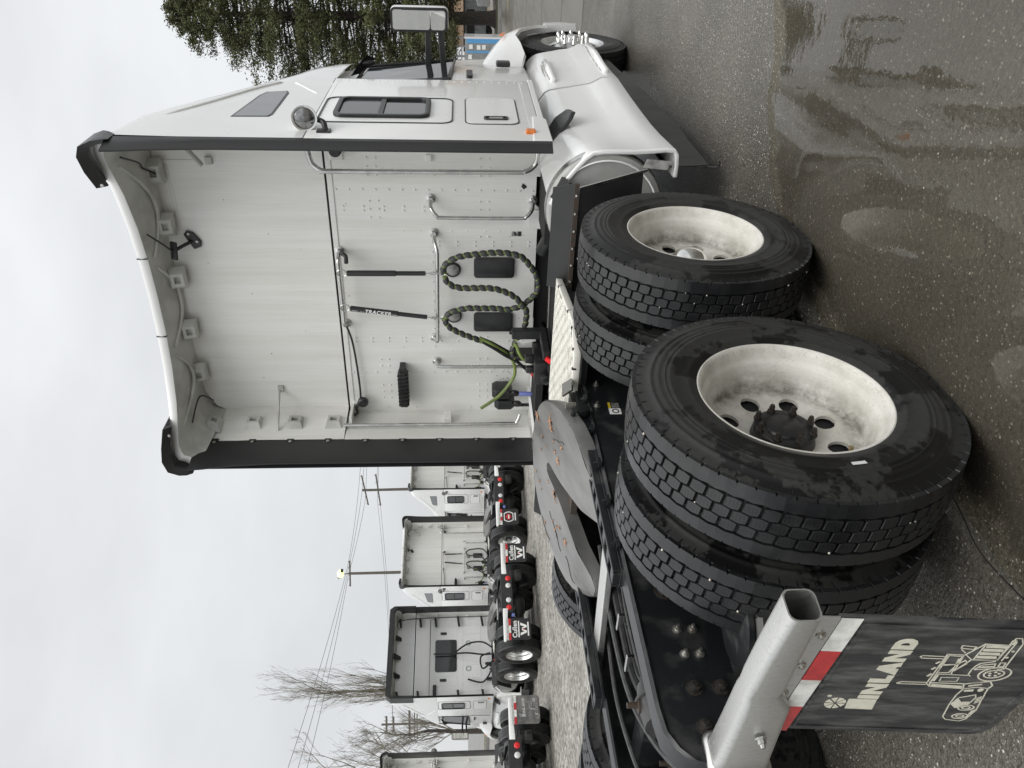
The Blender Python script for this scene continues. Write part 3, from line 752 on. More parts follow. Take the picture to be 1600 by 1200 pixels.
# slide rails with slots
for s in (1, -1):
    b = MB(); ya, yb = -0.02, 1.45
    b.box(.335*s, .43*s, ya, yb, .985, 1.0); b.box(.336*s, .352*s, ya, yb, 1.0, 1.03); b.box(.412*s, .428*s, ya, yb, 1.0, 1.03)
    y = ya
    while y < yb-.02:
        b.box(.352*s, .412*s, y, y+.045, 1.0, 1.027); y += .1
    b.build('slide_rail', m_frame, TRUCK, 0, bevel=0.003)
    for i in range(6):
        y = .1+.24*i; b = MB(); b.lathe([(1.0, .010), (1.008, .010), (1.009, .006), (1.018, .005), (1.018, .0005)], 6, (.447*s, y, 0), 'Z')
        b.box(.428*s, .460*s, y-.022, y+.022, .988, 1.001); b.build('clamp_bolt', m_frame, TRUCK, 30)

# ---------------------------------------------------------------- fifth wheel
def fz(y): return 1.20 - 0.222*(1.32-y)
half = [(0, 1.345), (.09, 1.338), (.18, 1.315), (.27, 1.27), (.345, 1.20), (.405, 1.10), (.445, .97), (.46, .84), (.445, .73), (.385, .60), (.315, .50), (.265, .455), (.215, .45), (.175, .485), (.150, .56), (.120, .66), (.090, .77), (.058, .90), (.045, 1.0), (.043, 1.06), (.03, 1.095), (0, 1.105)]
def outline(shrink=0):
    P = half + [(-x, y) for x, y in reversed(half[1:-1])]
    if not shrink: return P
    cx, cy = 0, .95
    return [(cx+(x-cx)*(1-shrink), cy+(y-cy)*(1-shrink)) for x, y in P]
def fzz(x, y):
    z = fz(y)
    if y < .62: z -= (.62-y)*.22
    return z
P = outline(); Q = outline(.03)
fifth = None
b = MB(); b.loft([[(x, y, fzz(x, y)-.07) for x, y in P], [(x, y, fzz(x, y)-.008) for x, y in P], [(x*.992, .95+(y-.95)*.992, fzz(x, y)) for x, y in P]], True, False)
# triangulated top that keeps the throat open: strips between the outer edge and the throat edge
def strip(b, side):
    n = 24; outer, inner = [], []
    O = [Vector((x*.992, .95+(y-.95)*.992, 0)) for x, y in half]
    oi = O[:13]; ii = O[12:]
    def samp(Pp, k):
        Ls = [0]
        for a, c in zip(Pp, Pp[1:]): Ls.append(Ls[-1]+(c-a).length)
        t = Ls[-1]*k
        for i in range(len(Ls)-1):
            if t <= Ls[i+1]+1e-9: return Pp[i].lerp(Pp[i+1], (t-Ls[i])/max(1e-9, Ls[i+1]-Ls[i]))
        return Pp[-1]
    rows = []
    for i in range(n+1):
        a = samp(oi, i/n); c = samp(ii[::-1], i/n)
        row = []
        for j in range(7):
            p = a.lerp(c, j/6); row.append((p.x*side, p.y, fzz(p.x, p.y)))
        rows.append(row)
    vs = [p for r in rows for p in r]; fs = []
    for i in range(n):
        for j in range(6): fs.append((i*7+j, i*7+j+1, (i+1)*7+j+1, (i+1)*7+j))
    b.add(vs, fs)
strip(b, 1); strip(b, -1)
fifth = b.build('fifth_wheel', m_plate5, TRUCK, 35)
q = MB()
for s in (1, -1):
    q.prism([(.72, 1.0), (1.22, 1.0), (1.15, 1.06), (.98, 1.045), (.84, 1.015)], (.36*s, 0, 0), Y, Z, X*.06*s)
    q.cyl((.34*s, .96, 1.02), (.47*s, .96, 1.02), .035, 12)
q.box(-.36, .36, .86, 1.05, 1.01, 1.05)
q.build('pivot_bracket', m_frame, fifth, 30)
q = MB(); q.prism([(-.06, .80), (.06, .80), (.075, 1.0), (-.075, 1.0)], (0, 0, 1.03), X, Y, Z*.03); q.build('lock_jaw', m_rust, fifth, 30)
q = MB(); q.tube([(.2, .95, 1.06), (.47, .92, 1.07), (.5, .9, 1.07)], .012, 8); q.build('release_handle', m_frame, fifth)
q = MB(); q.obox((.475, 1.12, 1.075), (.004, 0, .004), (0, .05, -.005), (-.018, 0, .022)); q.build('info_plate', m_steel, fifth, 0)
q = MB(); q.cyl((.46, .99, 1.05), (.463, .985, 1.10), .016, 10); q.build('grease_cap', m_bolt, fifth)
# grease streaks in the worn plate
q = MB()
for i in range(5):
    x0 = random.uniform(-.4, .4); y0 = random.uniform(.62, 1.2)
    if abs(x0) < .09 and y0 < 1.12: x0 = .2
    pts = [(x0+random.uniform(-.02, .02)+.05*k*(1 if x0 > 0 else -1)*.3, y0-.035*k, 0) for k in range(5)]
    pts = [(x, y, fzz(x, y)+.001) for x, y, _ in pts]
    q.tube(poly_line(pts, 3), [.0016]*(len(poly_line(pts, 3))), 4)
q.build('grease_streak', m_darkvoid, fifth)

# ---------------------------------------------------------------- deck plate: pale grating with rows of oval openings
def deck():
    poly = [(.63, 1.16), (.74, 1.32), (.62, 2.02), (-.12, 2.02), (-.36, 1.95), (-.40, 1.60), (.28, 1.16)]
    z = 1.045
    import itertools
    def inside(x, y):
        c = False; n = len(poly)
        for i in range(n):
            x1, y1 = poly[i]; x2, y2 = poly[(i+1) % n]
            if (y1 > y) != (y2 > y) and x < (x2-x1)*(y-y1)/(y2-y1)+x1: c = not c
        return c
    b = MB(); dx, dy = .042, .088
    i = 0; x = -.42
    while x < .78:
        y = 1.12 + (dy/2 if i % 2 else 0)
        while y < 2.06:
            if all(inside(x+ax, y+ay) for ax in (-.024, .024) for ay in (-.048, .048)):
                # one raised cell: rounded rim round an oval hole
                O = [(-dx/2, -dy/2), (0, -dy/2), (dx/2, -dy/2), (dx/2, 0), (dx/2, dy/2), (0, dy/2), (-dx/2, dy/2), (-dx/2, 0)]
                I = [(-.0135, -.030), (0, -.034), (.0135, -.030), (.0155, 0), (.0135, .030), (0, .034), (-.0135, .030), (-.0155, 0)]
                vs = [(x+a, y+c, z) for a, c in O] + [(x+a*1.18, y+c*1.1, z+.007) for a, c in I] + [(x+a, y+c, z+.002) for a, c in I] + [(x+a, y+c, z-.014) for a, c in I]
                fs = []
                for r in range(3):
                    for k in range(8):
                        q = (k+1) % 8; fs.append((r*8+k, r*8+q, (r+1)*8+q, (r+1)*8+k))
                b.add(vs, fs)
            y += dy
        x += dx; i += 1
    n = len(poly); c = Vector((.2, 1.6, 0))
    inn = [tuple((Vector((px, py, 0)) + (c-Vector((px, py, 0))).normalized()*.035)[:2]) for px, py in poly]
    o = b.build('deck_plate', m_grate, TRUCK, 30, fix=False); o['kind'] = 'stuff'
    f = MB(); f.ringprism(poly, inn, (0, 0, z-.03), X, Y, Z*.034); fr = f.build('deck_rim', m_grate, TRUCK, 30, bevel=.004)
    for i in range(n):
        a = Vector(poly[i]+(0,)); d = Vector(poly[(i+1) % n]+(0,))
        for t in (.2, .8):
            q = MB(); p = a.lerp(d, t); q.lathe([(z-.012, .009), (z+.008, .009), (z+.010, .005), (z+.010, .0005)], 8, (p.x*.985+.003, p.y*.985+.024, 0), 'Z')
            q.build('rim_bolt', m_plastic, fr)
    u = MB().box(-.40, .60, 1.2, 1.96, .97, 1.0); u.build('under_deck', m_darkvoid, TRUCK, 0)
deck()

# ---------------------------------------------------------------- quarter fender in front of the drive wheels, fuel tank
for s in (1, -1):
    b = MB(); b.loft([[(.56*s, 2.04, 1.10), (1.16*s, 2.0, 1.10), (1.16*s, 2.01, 1.094), (.56*s, 2.05, 1.094)], [(.56*s, 1.99, .985), (1.2*s, 1.95, .985), (1.2*s, 1.96, .98), (.56*s, 2.0, .98)]], True, True)
    q = b.build('quarter_fender', m_rubber, TRUCK, 30)
    b = MB(); b.box(.58*s, 1.2*s, 1.935, 1.95, .968, .992); b.build('fender_strip', m_rust, q, 0)
    for i in range(6):
        b = MB(); b.lathe([(1.935, .009), (1.925, .008), (1.922, .0005)], 8, ((.64+.1*i)*s, 0, .98), 'Y'); b.build('strip_bolt', m_bolt, q)
    b = MB(); b.loft([[(.56*s, 1.965, .965), (1.17*s, 1.94, .965), (1.17*s, 1.95, .965), (.56*s, 1.975, .965)], [(.56*s, 2.02, .60), (1.245*s, 2.02, .62), (1.245*s, 2.03, .62), (.56*s, 2.03, .60)]], True, True)
    g = b.build('fender_plate', m_rubber, TRUCK, 30)
    b = MB(); b.loft([[(1.168*s, 1.938, .965), (1.182*s, 1.938, .965), (1.182*s, 1.95, .965), (1.168*s, 1.95, .965)], [(1.243*s, 2.018, .60), (1.258*s, 2.018, .60), (1.258*s, 2.03, .60), (1.243*s, 2.03, .60)]]); b.build('fender_edge', m_steel, g, 0)
    b = MB(); b.box(.95*s, 1.03*s, 1.937, 1.945, .80, .93); b.build('fender_bracket', m_rust, g, 0, bevel=.003)
    b = MB(); b.lathe([(2.40, .001), (2.36, .15), (2.36, .31), (2.37, .335), (2.385, .342), (2.46, .342), (2.48, .27), (2.52, .21), (4.4, .21), (4.42, .001)], 48, (.885*s, 0, .745), 'Y')
    tk = b.build('fuel_tank', m_tank, TRUCK, 40)
    b = MB(); b.lathe([(2.40, .343), (2.40, .347), (2.46, .347), (2.46, .343)], 48, (.885*s, 0, .745), 'Y'); b.build('tank_strap', m_steel, tk, 40)
    b = MB(); b.lathe([(2.352, .300), (2.345, .306), (2.352, .312)], 48, (.885*s, 0, .745), 'Y'); b.build('tank_rim', m_white, tk)
b = MB(); b.box(-.40, .40, 2.2, 3.4, .55, .95); b.build('gearbox', m_darkvoid, TRUCK, 0, bevel=.04)
b = MB(); b.box(-.56, .52, 2.42, 5.5, .16, .60); b.build('under_truck_shade', m_darkvoid, TRUCK, 0, bevel=.03)  # added black box, stands in for the dark under the truck
b = MB(); b.box(-.95, .95, 3.24, 3.34, .70, 1.04); b.build('cab_crossmember', m_darkvoid, TRUCK, 0)
b = MB(); b.cyl((.62, 2.9, .93), (.30, 3.1, 1.02), .05, 14); b.cyl((.72, 2.85, 1.0), (.72, 3.2, 1.0), .04, 14); b.build('cab_air_spring', m_plastic, TRUCK)
b = MB(); b.tube([(.38, 2.3, .97), (.28, 2.7, 1.0), (.1, 2.75, .99), (-.15, 2.8, .98)], .010, 8); b.sphere((.385, 2.28, .975), .022); b.build('linkage_rod', m_steel, TRUCK)

# ---------------------------------------------------------------- sleeper cab
YB = 3.20                     # back panel
for s in (1, -1):
    # side wall, its front edge rounded towards the door
    b = MB()
    pl = [(1.22, 2.61), (1.22, 4.06), (1.21, 4.12), (1.185, 4.15), (1.15, 4.155), (1.15, 4.10), (1.17, 4.05), (1.17, 2.61)]
    b.prism([(x*s, y) for x, y in pl], (0, 0, 1.10), X, Y, Z*1.403)
    sw = b.build('sleeper_wall', m_white, TRUCK, 35, bevel=.004)
    b = MB(); b.prism([(2.61, 1.055), (4.14, 1.055), (4.14, 1.096), (2.61, 1.096)], (1.195*s, 0, 0), Y, Z, X*.022*s)
    b.prism([(2.61, 1.045), (3.05, 1.045), (3.12, 1.075), (3.12, 1.13), (2.61, 1.16)], (1.215*s, 0, 0), Y, Z, X*.012*s)
    b.build('sill', m_white, sw, 0, bevel=.006)
    # framed window set in a raised panel
    X0 = 1.2195*s
    b = MB(); b.ringprism(rrect(3.24, 2.06, .60, .845, .075), rrect(3.24, 2.06, .582, .827, .068), (X0, 0, 0), Y, Z, X*.006*s); b.build('window_seam', m_plastic, sw, 40)
    b = MB(); b.ringprism(rrect(3.27, 2.09, .45, .61, .07), rrect(3.27, 2.09, .385, .545, .045), (X0, 0, 0), Y, Z, X*.022*s); wf = b.build('window_frame', m_plastic, sw, 40, bevel=.004)
    b = MB(); b.prism(rrect(3.27, 2.235, .385, .25, .03), (X0+.004*s, 0, 0), Y, Z, X*.004*s); b.build('window_pane', m_glass2, wf, 0)
    b = MB(); b.prism(rrect(3.27, 1.955, .385, .275, .03), (X0+.001*s, 0, 0), Y, Z, X*.004*s); b.build('window_pane', m_glass, wf, 0)
    b = MB(); b.box(*sorted((X0+.005*s, X0+.016*s)), 3.075, 3.465, 2.08, 2.115); b.build('window_bar', m_plastic, wf, 0, bevel=.003)
    # baggage hatch
    b = MB(); b.ringprism(rrect(3.245, 1.39, .62, .345, .06), rrect(3.245, 1.39, .605, .33, .054), (X0, 0, 0), Y, Z, X*.004*s); b.build('hatch_seam', m_plastic, sw, 40)
    b = MB(); b.prism(rrect(3.245, 1.39, .60, .325, .052), (X0, 0, 0), Y, Z, X*.007*s); ht = b.build('hatch_door', m_white, sw, 40)
    b = MB(); b.ringprism(rrect(3.05, 1.365, .07, .155, .02), rrect(3.05, 1.365, .048, .13, .012), (X0+.006*s, 0, 0), Y, Z, X*.008*s); hh = b.build('hatch_handle', m_plastic, ht, 30)
    b = MB(); b.prism(rrect(3.05, 1.365, .034, .09, .012), (X0+.007*s, 0, 0), Y, Z, X*.006*s); b.build('handle_paddle', m_steel, hh, 30)
    b = MB(); b.prism(rrect(3.05, 1.365, .05, .135, .012), (X0+.0065*s, 0, 0), Y, Z, X*.001*s); b.build('handle_recess', m_darkvoid, hh, 0)
    # amber marker
    b = MB(); b.box(*sorted((X0, X0+.022*s)), 2.745, 2.80, 1.135, 1.195); mk = b.build('marker_light', m_amber, sw, 0, bevel=.006)
    # rivets along the seams
    b = MB()
    for z in [1.14+.055*i for i in range(25)]:
        b.sphere((X0, 4.03, z), .0055, 6, 3)
    for y in [2.80+.055*i for i in range(23)]:
        b.sphere((X0, y, 1.16), .0055, 6, 3)
    for k in range(26):
        b.sphere((X0, 2.78+.05*k, 2.475), .0055, 6, 3)
    b.build('rivets', m_white, sw, kind='stuff')
    # rubber flap at the rear edge, curving slightly inwards
    b = MB(); rg = []
    for z, dy in [(1.05, 0), (1.08, 0), (2.0, 0), (3.0, 0.0), (3.3, .02), (3.5, .05), (3.60, .06)]:
        dy -= .07 if s < 0 else 0
        rg.append([(1.222*s, 2.605, z), (1.224*s, 2.598, z), (1.219*s, 2.582, z), (1.220*s, 2.57, z), (1.207*s, 2.555-dy*.8, z), (1.188*s, 2.505-dy, z), (1.178*s, 2.507-dy, z), (1.166*s, 2.63, z), (1.164*s, 2.7, z), (1.163*s, 2.78, z), (1.163*s, 2.835, z), (1.1695*s, 2.84, z), (1.1695*s, 2.62, z), (1.205*s, 2.612, z)])
    b.loft(rg); ef = b.build('side_extender', m_rubber, TRUCK, 40)
    for i in range(9):
        b = MB(); b.lathe([(0, .013), (-.004*s, .013), (-.006*s, .007), (-.010*s, .006), (-.010*s, .0005)], 8, (1.160*s, 2.815, 1.2+.285*i), 'X'); b.build('flap_bolt', m_bolt, ef)
        b = MB(); b.obox((1.1625*s, 2.842, 1.2+.285*i), (.004, 0, 0), (0, .018, 0), (0, 0, .026)); b.build('bolt_washer', m_plastic, ef, 0)
    # inside skin of the fairing between the flap and the back panel
    b = MB(); b.box(*sorted((1.155*s, 1.168*s)), 2.838, YB+.02, 1.06, 2.50)
    b.box(*sorted((1.10*s, 1.155*s)), 3.02, 3.12, 1.68, 1.74)
    b.build('extender_lining', m_panel, TRUCK, 0, bevel=.004)
    b = MB(); b.box(*sorted((1.06*s, 1.16*s)), 2.98, 3.19, 2.455, 2.475); b.build('lining_shelf', m_panel, TRUCK, 0)

# back panel, lower and upper
def rrow(b, x0, z0, x1, z1, step, r=.0078):
    n = max(1, int(math.hypot(x1-x0, z1-z0)/step))
    for i in range(n+1):
        b.sphere((x0+(x1-x0)*i/n, YB-.001, z0+(z1-z0)*i/n), r, 6, 3)
lp = [(-1.165, 1.05), (-.30, 1.05), (-.30, 1.055), (.42, 1.055), (.42, 1.03), (.56, 1.03), (.60, 1.075), (.80, 1.075), (.80, 1.035), (1.165, 1.035), (1.165, 2.492), (-1.165, 2.492)]
b = MB(); b.prism(lp, (0, YB, 0), X, Z, Y*.03); back = b.build('back_panel', m_panel, TRUCK, 0)
for w_ in NEAR:
    tx = text_obj('tyre_number', '57', (.1385, 0, .405), .05, (0, 1, 0), w_, m_flapgrey, bold=.002, normal=(1, 0, 0)) if False else None
b = MB(); b.prism([(-1.165, 2.508), (1.165, 2.508), (1.165, 3.42), (1.09, 3.54), (.95, 3.61), (.4, 3.635), (-.4, 3.635), (-.95, 3.61), (-1.09, 3.54), (-1.165, 3.42)], (0, YB+.004, 0), X, Z, Y*.03); up = b.build('upper_back_panel', m_panel, TRUCK, 0)
b = MB(); b.box(-1.165, 1.165, YB+.012, YB+.03, 2.49, 2.51); b.build('panel_seam', m_darkvoid, back, 0)
b = MB(); b.box(-1.16, 1.16, YB-.006, YB, 2.455, 2.491); b.build('seam_flange', m_panel, back, 0, bevel=.002)
b = MB()
rrow(b, -1.1, 2.47, 1.1, 2.47, .075); rrow(b, .70, 1.1, .70, 2.44, .085); rrow(b, -.78, 1.1, -.78, 2.44, .085)
for x in (.92, .86, .80, .62, .56, .50, .36, -.46, -.52, -.66, -.72, -.9, -.96, -1.02):
    rrow(b, x, 1.40, x, 1.46, .06)
    if x > .49 or x < -.6: rrow(b, x, 2.16, x, 2.22, .06)
for z in (1.2, 1.32, 1.42, 1.55, 1.66, 1.77, 1.88, 2.0): b.sphere((.40, YB, z), .006, 6, 3)
rrow(b, .32, 1.11, .32, 1.75, .11); rrow(b, .29, 1.11, .29, 1.75, .11); rrow(b, -.5, 1.11, -.5, 1.75, .11); rrow(b, -.47, 1.9, -.47, 2.4, .12); rrow(b, -.5, 1.9, -.5, 2.4, .12)
rrow(b, .55, 1.85, .55, 2.4, .13); rrow(b, .58, 1.85, .58, 2.4, .13); rrow(b, .40, 1.80, -.55, 1.80, .075)
rrow(b, -1.12, 1.1, -1.12, 2.4, .2)
b.build('rivets', m_panel, back, kind='stuff')
# pressed rub marks on the upper panel: thin raised strips
b = MB()
b.box(.865, .89, YB-.001, YB+.004, 3.30, 3.56)
for i in range(3): b.obox((.68, YB+.002, 3.57-.022*i), (.15, 0, .004), (0, .0025, 0), (0, 0, .006))
b.build('panel_ribs', m_panel, up, 0)
# small struts on the upper panel
b = MB(); b.obox((.985, 3.12, 3.345), (.095, .03, .085), (.005, 0, -.006), (0, .022, 0)); b.box(.865, .915, YB-.02, YB+.004, 3.225, 3.27)
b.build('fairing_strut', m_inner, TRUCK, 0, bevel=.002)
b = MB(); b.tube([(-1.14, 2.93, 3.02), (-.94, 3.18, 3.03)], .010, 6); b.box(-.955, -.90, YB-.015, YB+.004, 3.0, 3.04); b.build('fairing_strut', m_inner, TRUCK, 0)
# antenna bracket with its cable
b = MB(); b.prism([(.0, 0), (.035, .02), (.11, .055), (.14, .03), (.125, -.01), (.06, -.055), (.02, -.05)], (.26, YB-.016, 3.455), X, Z, Y*.016)
ab = b.build('cable_bracket', m_plastic, TRUCK, 0, bevel=.004)
b = MB(); b.tube([(.32, YB-.02, 3.465), (.31, 3.13, 3.51), (.30, 3.09, 3.545)], .013, 8); b.obox((.298, 3.075, 3.555), (.055, .02, 0), (0, .012, .022), (0, -.006, .004)); b.build('bracket_arm', m_plastic, ab)
b = MB(); b.tube(poly_line([(.30, 3.07, 3.565), (.38, 3.02, 3.61), (.47, 2.95, 3.655)], 5), .007, 6); b.build('cable', m_plastic, ab)
b = MB()
for q in ((.30, 3.48), (.375, 3.475), (.32, 3.425)): b.lathe([(YB-.017, .010), (YB-.022, .009), (YB-.023, .0005)], 10, (q[0], 0, q[1]), 'Y')
b.build('bracket_bolts', m_bolt, ab)

# roof fairing: outer skin from the rear lip down to the windscreen
def section(xs, zt, r, y, crown=.05, z0=2.505, n=6, zmid=None):
    H = [(xs, z0), (xs, z0+(zt-r-z0)*.33), (xs, z0+(zt-r-z0)*.66), (xs, zt-r)]
    for i in range(1, n+1):
        a = PI/2*i/n; H.append((xs-r+r*math.cos(a), zt-r+r*math.sin(a)))
    for k in range(1, 5):
        x = (xs-r)*(1-k/4.0); H.append((x, zt+crown*(1-(x/(xs-r))**2)))
    return [(x, z) for x, z in H] + [(-x, z) for x, z in reversed(H[:-1])]
def roof():
    rings = []
    base = section(1.222, 3.735, .15, 0, .02)
    def ylip(x, z):
        k = abs(x)/1.22
        if z < 3.5: return 2.61
        return 2.60 + .36*(1-k**2.2) + (0.03 if k > .97 else 0)
    rings.append([(x, ylip(x, z), z) for x, z in base])
    st = [(3.05, 1.221, 3.69, .19, .06), (3.30, 1.220, 3.575, .22, .12), (3.60, 1.220, 3.40, .27, .14), (3.85, 1.218, 3.245, .27, .18), (4.05, 1.21, 3.12, .25, .20), (4.25, 1.20, 3.02, .24, .20), (4.60, 1.17, 2.92, .22, .18), (5.0, 1.12, 2.77, .2, .12), (5.35, 1.05, 2.62, .1, .06)]
    for y, xs, zt, r, cr in st:
        rings.append([(x, y, z) for x, z in section(xs, zt, r, y, cr)])
    b = MB(); b.loft(rings, False, False)
    o = b.build('roof_fairing', m_white, TRUCK, 45)
    # rolled edge and inside skin
    b = MB(); n = len(base); lip_o, lip_i = [], []
    cx, cz = 0, 3.0
    for x, z in base:
        y = ylip(x, z); lip_o.append(Vector((x, y, z)))
        nx, nz = (x, z-3.2) if z > 3.2 else (x, 0)
        d = Vector((-math.copysign(min(abs(x)/1.22, 1)**3, x), 0, -(1 if z > 3.58 else 0))); d.normalize() if d.length > 0 else None
        lip_i.append(Vector((x, y+.004, z)) + d*.062)
    k = 4; cut = slice(k-1, n-k+1); lo_, li_ = lip_o[cut], lip_i[cut]
    b.loft([lo_, [(p+q)/2 + Vector((0, -.012, 0)) for p, q in zip(lo_, li_)], li_], False, False)
    b.build('roof_lip', m_white, o, 50)
    b = MB()
    deep = [Vector((p.x*.985, min(p.y+.10, 3.17), p.z-.03 if p.z > 3.5 else p.z)) for p in lip_i]
    end = [Vector((p.x*.955, YB+.006, min(p.z-.07, 3.625) if p.z > 3.45 else p.z)) for p in lip_i]
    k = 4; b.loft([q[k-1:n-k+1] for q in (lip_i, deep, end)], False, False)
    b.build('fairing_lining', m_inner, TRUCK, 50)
    for sl in (slice(0, k), slice(n-k, n)):
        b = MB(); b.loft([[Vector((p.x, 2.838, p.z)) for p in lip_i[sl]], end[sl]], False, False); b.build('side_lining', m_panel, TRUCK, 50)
    for xq in (.30, -.30):
        b = MB(); yq = ylip(xq, 3.7); b.box(xq-.0025, xq+.0025, yq-.013, yq+.02, 3.688, 3.757); b.build('lip_seam', m_plastic, o, 0)
    # black corner pieces
    for s in (1, -1):
        b = MB(); rg = []
        path = [(1.226, 3.57, 2.53, 2.63), (1.228, 3.61, 2.51, 2.67), (1.222, 3.66, 2.50, 2.71), (1.19, 3.735, 2.50, 2.75), (1.12, 3.772, 2.53, 2.78), (1.02, 3.765, 2.56, 2.82), (.90, 3.752, 2.63, 2.82)]
        for k, (x, z, ya, yb) in enumerate(path):
            nx, nz = ((1, 0), (1, .1), (.9, .5), (.6, .8), (.2, 1), (0, 1), (0, 1))[k]
            t = .032; tx, tz = -nx*t, -nz*t
            rg.append([(x*s, ya, z), (x*s, yb, z), ((x+tx*.2)*s, yb, z+tz*.2), ((x+tx*.3)*s, ya+.05, z+tz*.3), ((x+tx)*s, ya+.06, z+tz*1.6), ((x+tx)*s, ya+.04, z+tz*1.6)])
        b.loft(rg); c = b.build('corner_cap', m_rubber, TRUCK, 40)
        b = MB(); b.lathe([(2.60, .012), (2.595, .010), (2.594, .0005)], 10, (.93*s, 0, 3.70), 'Y'); b.build('cap_screw', m_bolt, c)
    # moulded brackets inside the fairing
    def wedge(b, c, right, out, up, w, h, d):
        c, right, out, up = Vector(c), Vector(right).normalized(), Vector(out).normalized(), Vector(up).normalized()
        P = lambda a, o_, u: c + right*a + out*o_ + up*u
        t = w*.45
        # box with an open mouth towards the viewer
        O = [(-w, -h), (w, -h), (w, h), (-w, h)]; I = [(-w+t, -h+t), (w-t, -h+t), (w-t, h-t), (-w+t, h-t)]
        vs = [P(a*1.75, 0, u*1.5) for a, u in O] + [P(a, d, u) for a, u in O] + [P(a, d, u) for a, u in I] + [P(a*.9, d*.35, u*.9) for a, u in I]
        fs = []
        for r_ in range(3):
            for k in range(4):
                q = (k+1) % 4; fs.append((r_*4+k, r_*4+q, (r_+1)*4+q, (r_+1)*4+k))
        fs.append((12, 13, 14, 15)); b.add(vs, fs)
    for x in (.83, .46, .06, -.36, -.74):
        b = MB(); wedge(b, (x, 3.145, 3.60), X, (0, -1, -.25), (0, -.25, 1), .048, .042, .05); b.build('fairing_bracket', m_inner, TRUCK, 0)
    for s in (1, -1):
        for z, tl in ((3.52, .45), (3.22, 0), (2.90, 0), (2.60, 0)):
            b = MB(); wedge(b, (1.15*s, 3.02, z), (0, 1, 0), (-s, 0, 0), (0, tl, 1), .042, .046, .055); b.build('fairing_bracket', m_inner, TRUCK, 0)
    # arched stiffeners under the lip
    for xa, xb in ((.98, .28), (.20, -.42), (-.48, -.98)):
        b = MB(); pts = []
        for i in range(13):
            t = i/12; x = xa+(xb-xa)*t; y = ylip(x, 3.7)+.06+.16*math.sin(PI*t); z = 3.665-.05*math.sin(PI*t)
            pts.append((x, min(y, 3.16), z))
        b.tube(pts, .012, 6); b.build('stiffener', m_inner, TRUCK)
    for pts in ([(1.05, 2.75, 3.62), (.95, 2.95, 3.60), (.88, 3.05, 3.62), (.80, 3.14, 3.55)], [(-1.0, 2.85, 3.62), (-.9, 3.05, 3.60), (-.97, 3.1, 3.52)]):
        b = MB(); b.tube(poly_line(pts, 6), .006, 6); b.build('roof_cable', m_plastic, TRUCK)
    # grey roof windows on the flanks and the small sculpted crease
    for s in (1, -1):
        b = MB(); b.prism([(3.04, 3.0), (3.05, 2.79), (3.09, 2.775), (3.62, 2.77), (3.665, 2.785), (3.63, 2.90), (3.55, 2.93)], (1.212*s, 0, 0), Y, Z, X*.013*s); b.build('roof_window', m_greyglass, o, 0, bevel=.003)
        b = MB(); b.ringprism([(3.03, 3.012), (3.04, 2.78), (3.085, 2.765), (3.625, 2.76), (3.677, 2.778), (3.64, 2.91), (3.555, 2.942)], [(3.04, 3.0), (3.05, 2.79), (3.09, 2.775), (3.62, 2.77), (3.665, 2.785), (3.63, 2.90), (3.55, 2.93)], (1.212*s, 0, 0), Y, Z, X*.011*s); b.build('window_seal', m_plastic, o, 0)
        b = MB(); b.tube(poly_line([(1.212*s, 3.02, 3.44), (1.214*s, 3.4, 3.2), (1.214*s, 3.75, 3.0), (1.21*s, 3.95, 2.86)], 5), [.004, .012]+[.016]*13+[.006], 8); b.build('roof_crease', m_white, o)
        b = MB(); b.loft([[(1.214*s, 3.62, 2.56), (1.226*s, 3.64, 2.58), (1.214*s, 3.66, 2.60)], [(1.214*s, 3.90, 2.74), (1.222*s, 3.92, 2.76), (1.214*s, 3.94, 2.78)]]); b.build('roof_crease', m_white, o)
    b = MB(); b.box(-1.214, -1.2, 2.72, 4.1, 2.50, 2.51); b.box(1.2, 1.214, 2.72, 4.1, 2.50, 2.51); b.build('roof_seam', m_darkvoid, o, 0)
roof()

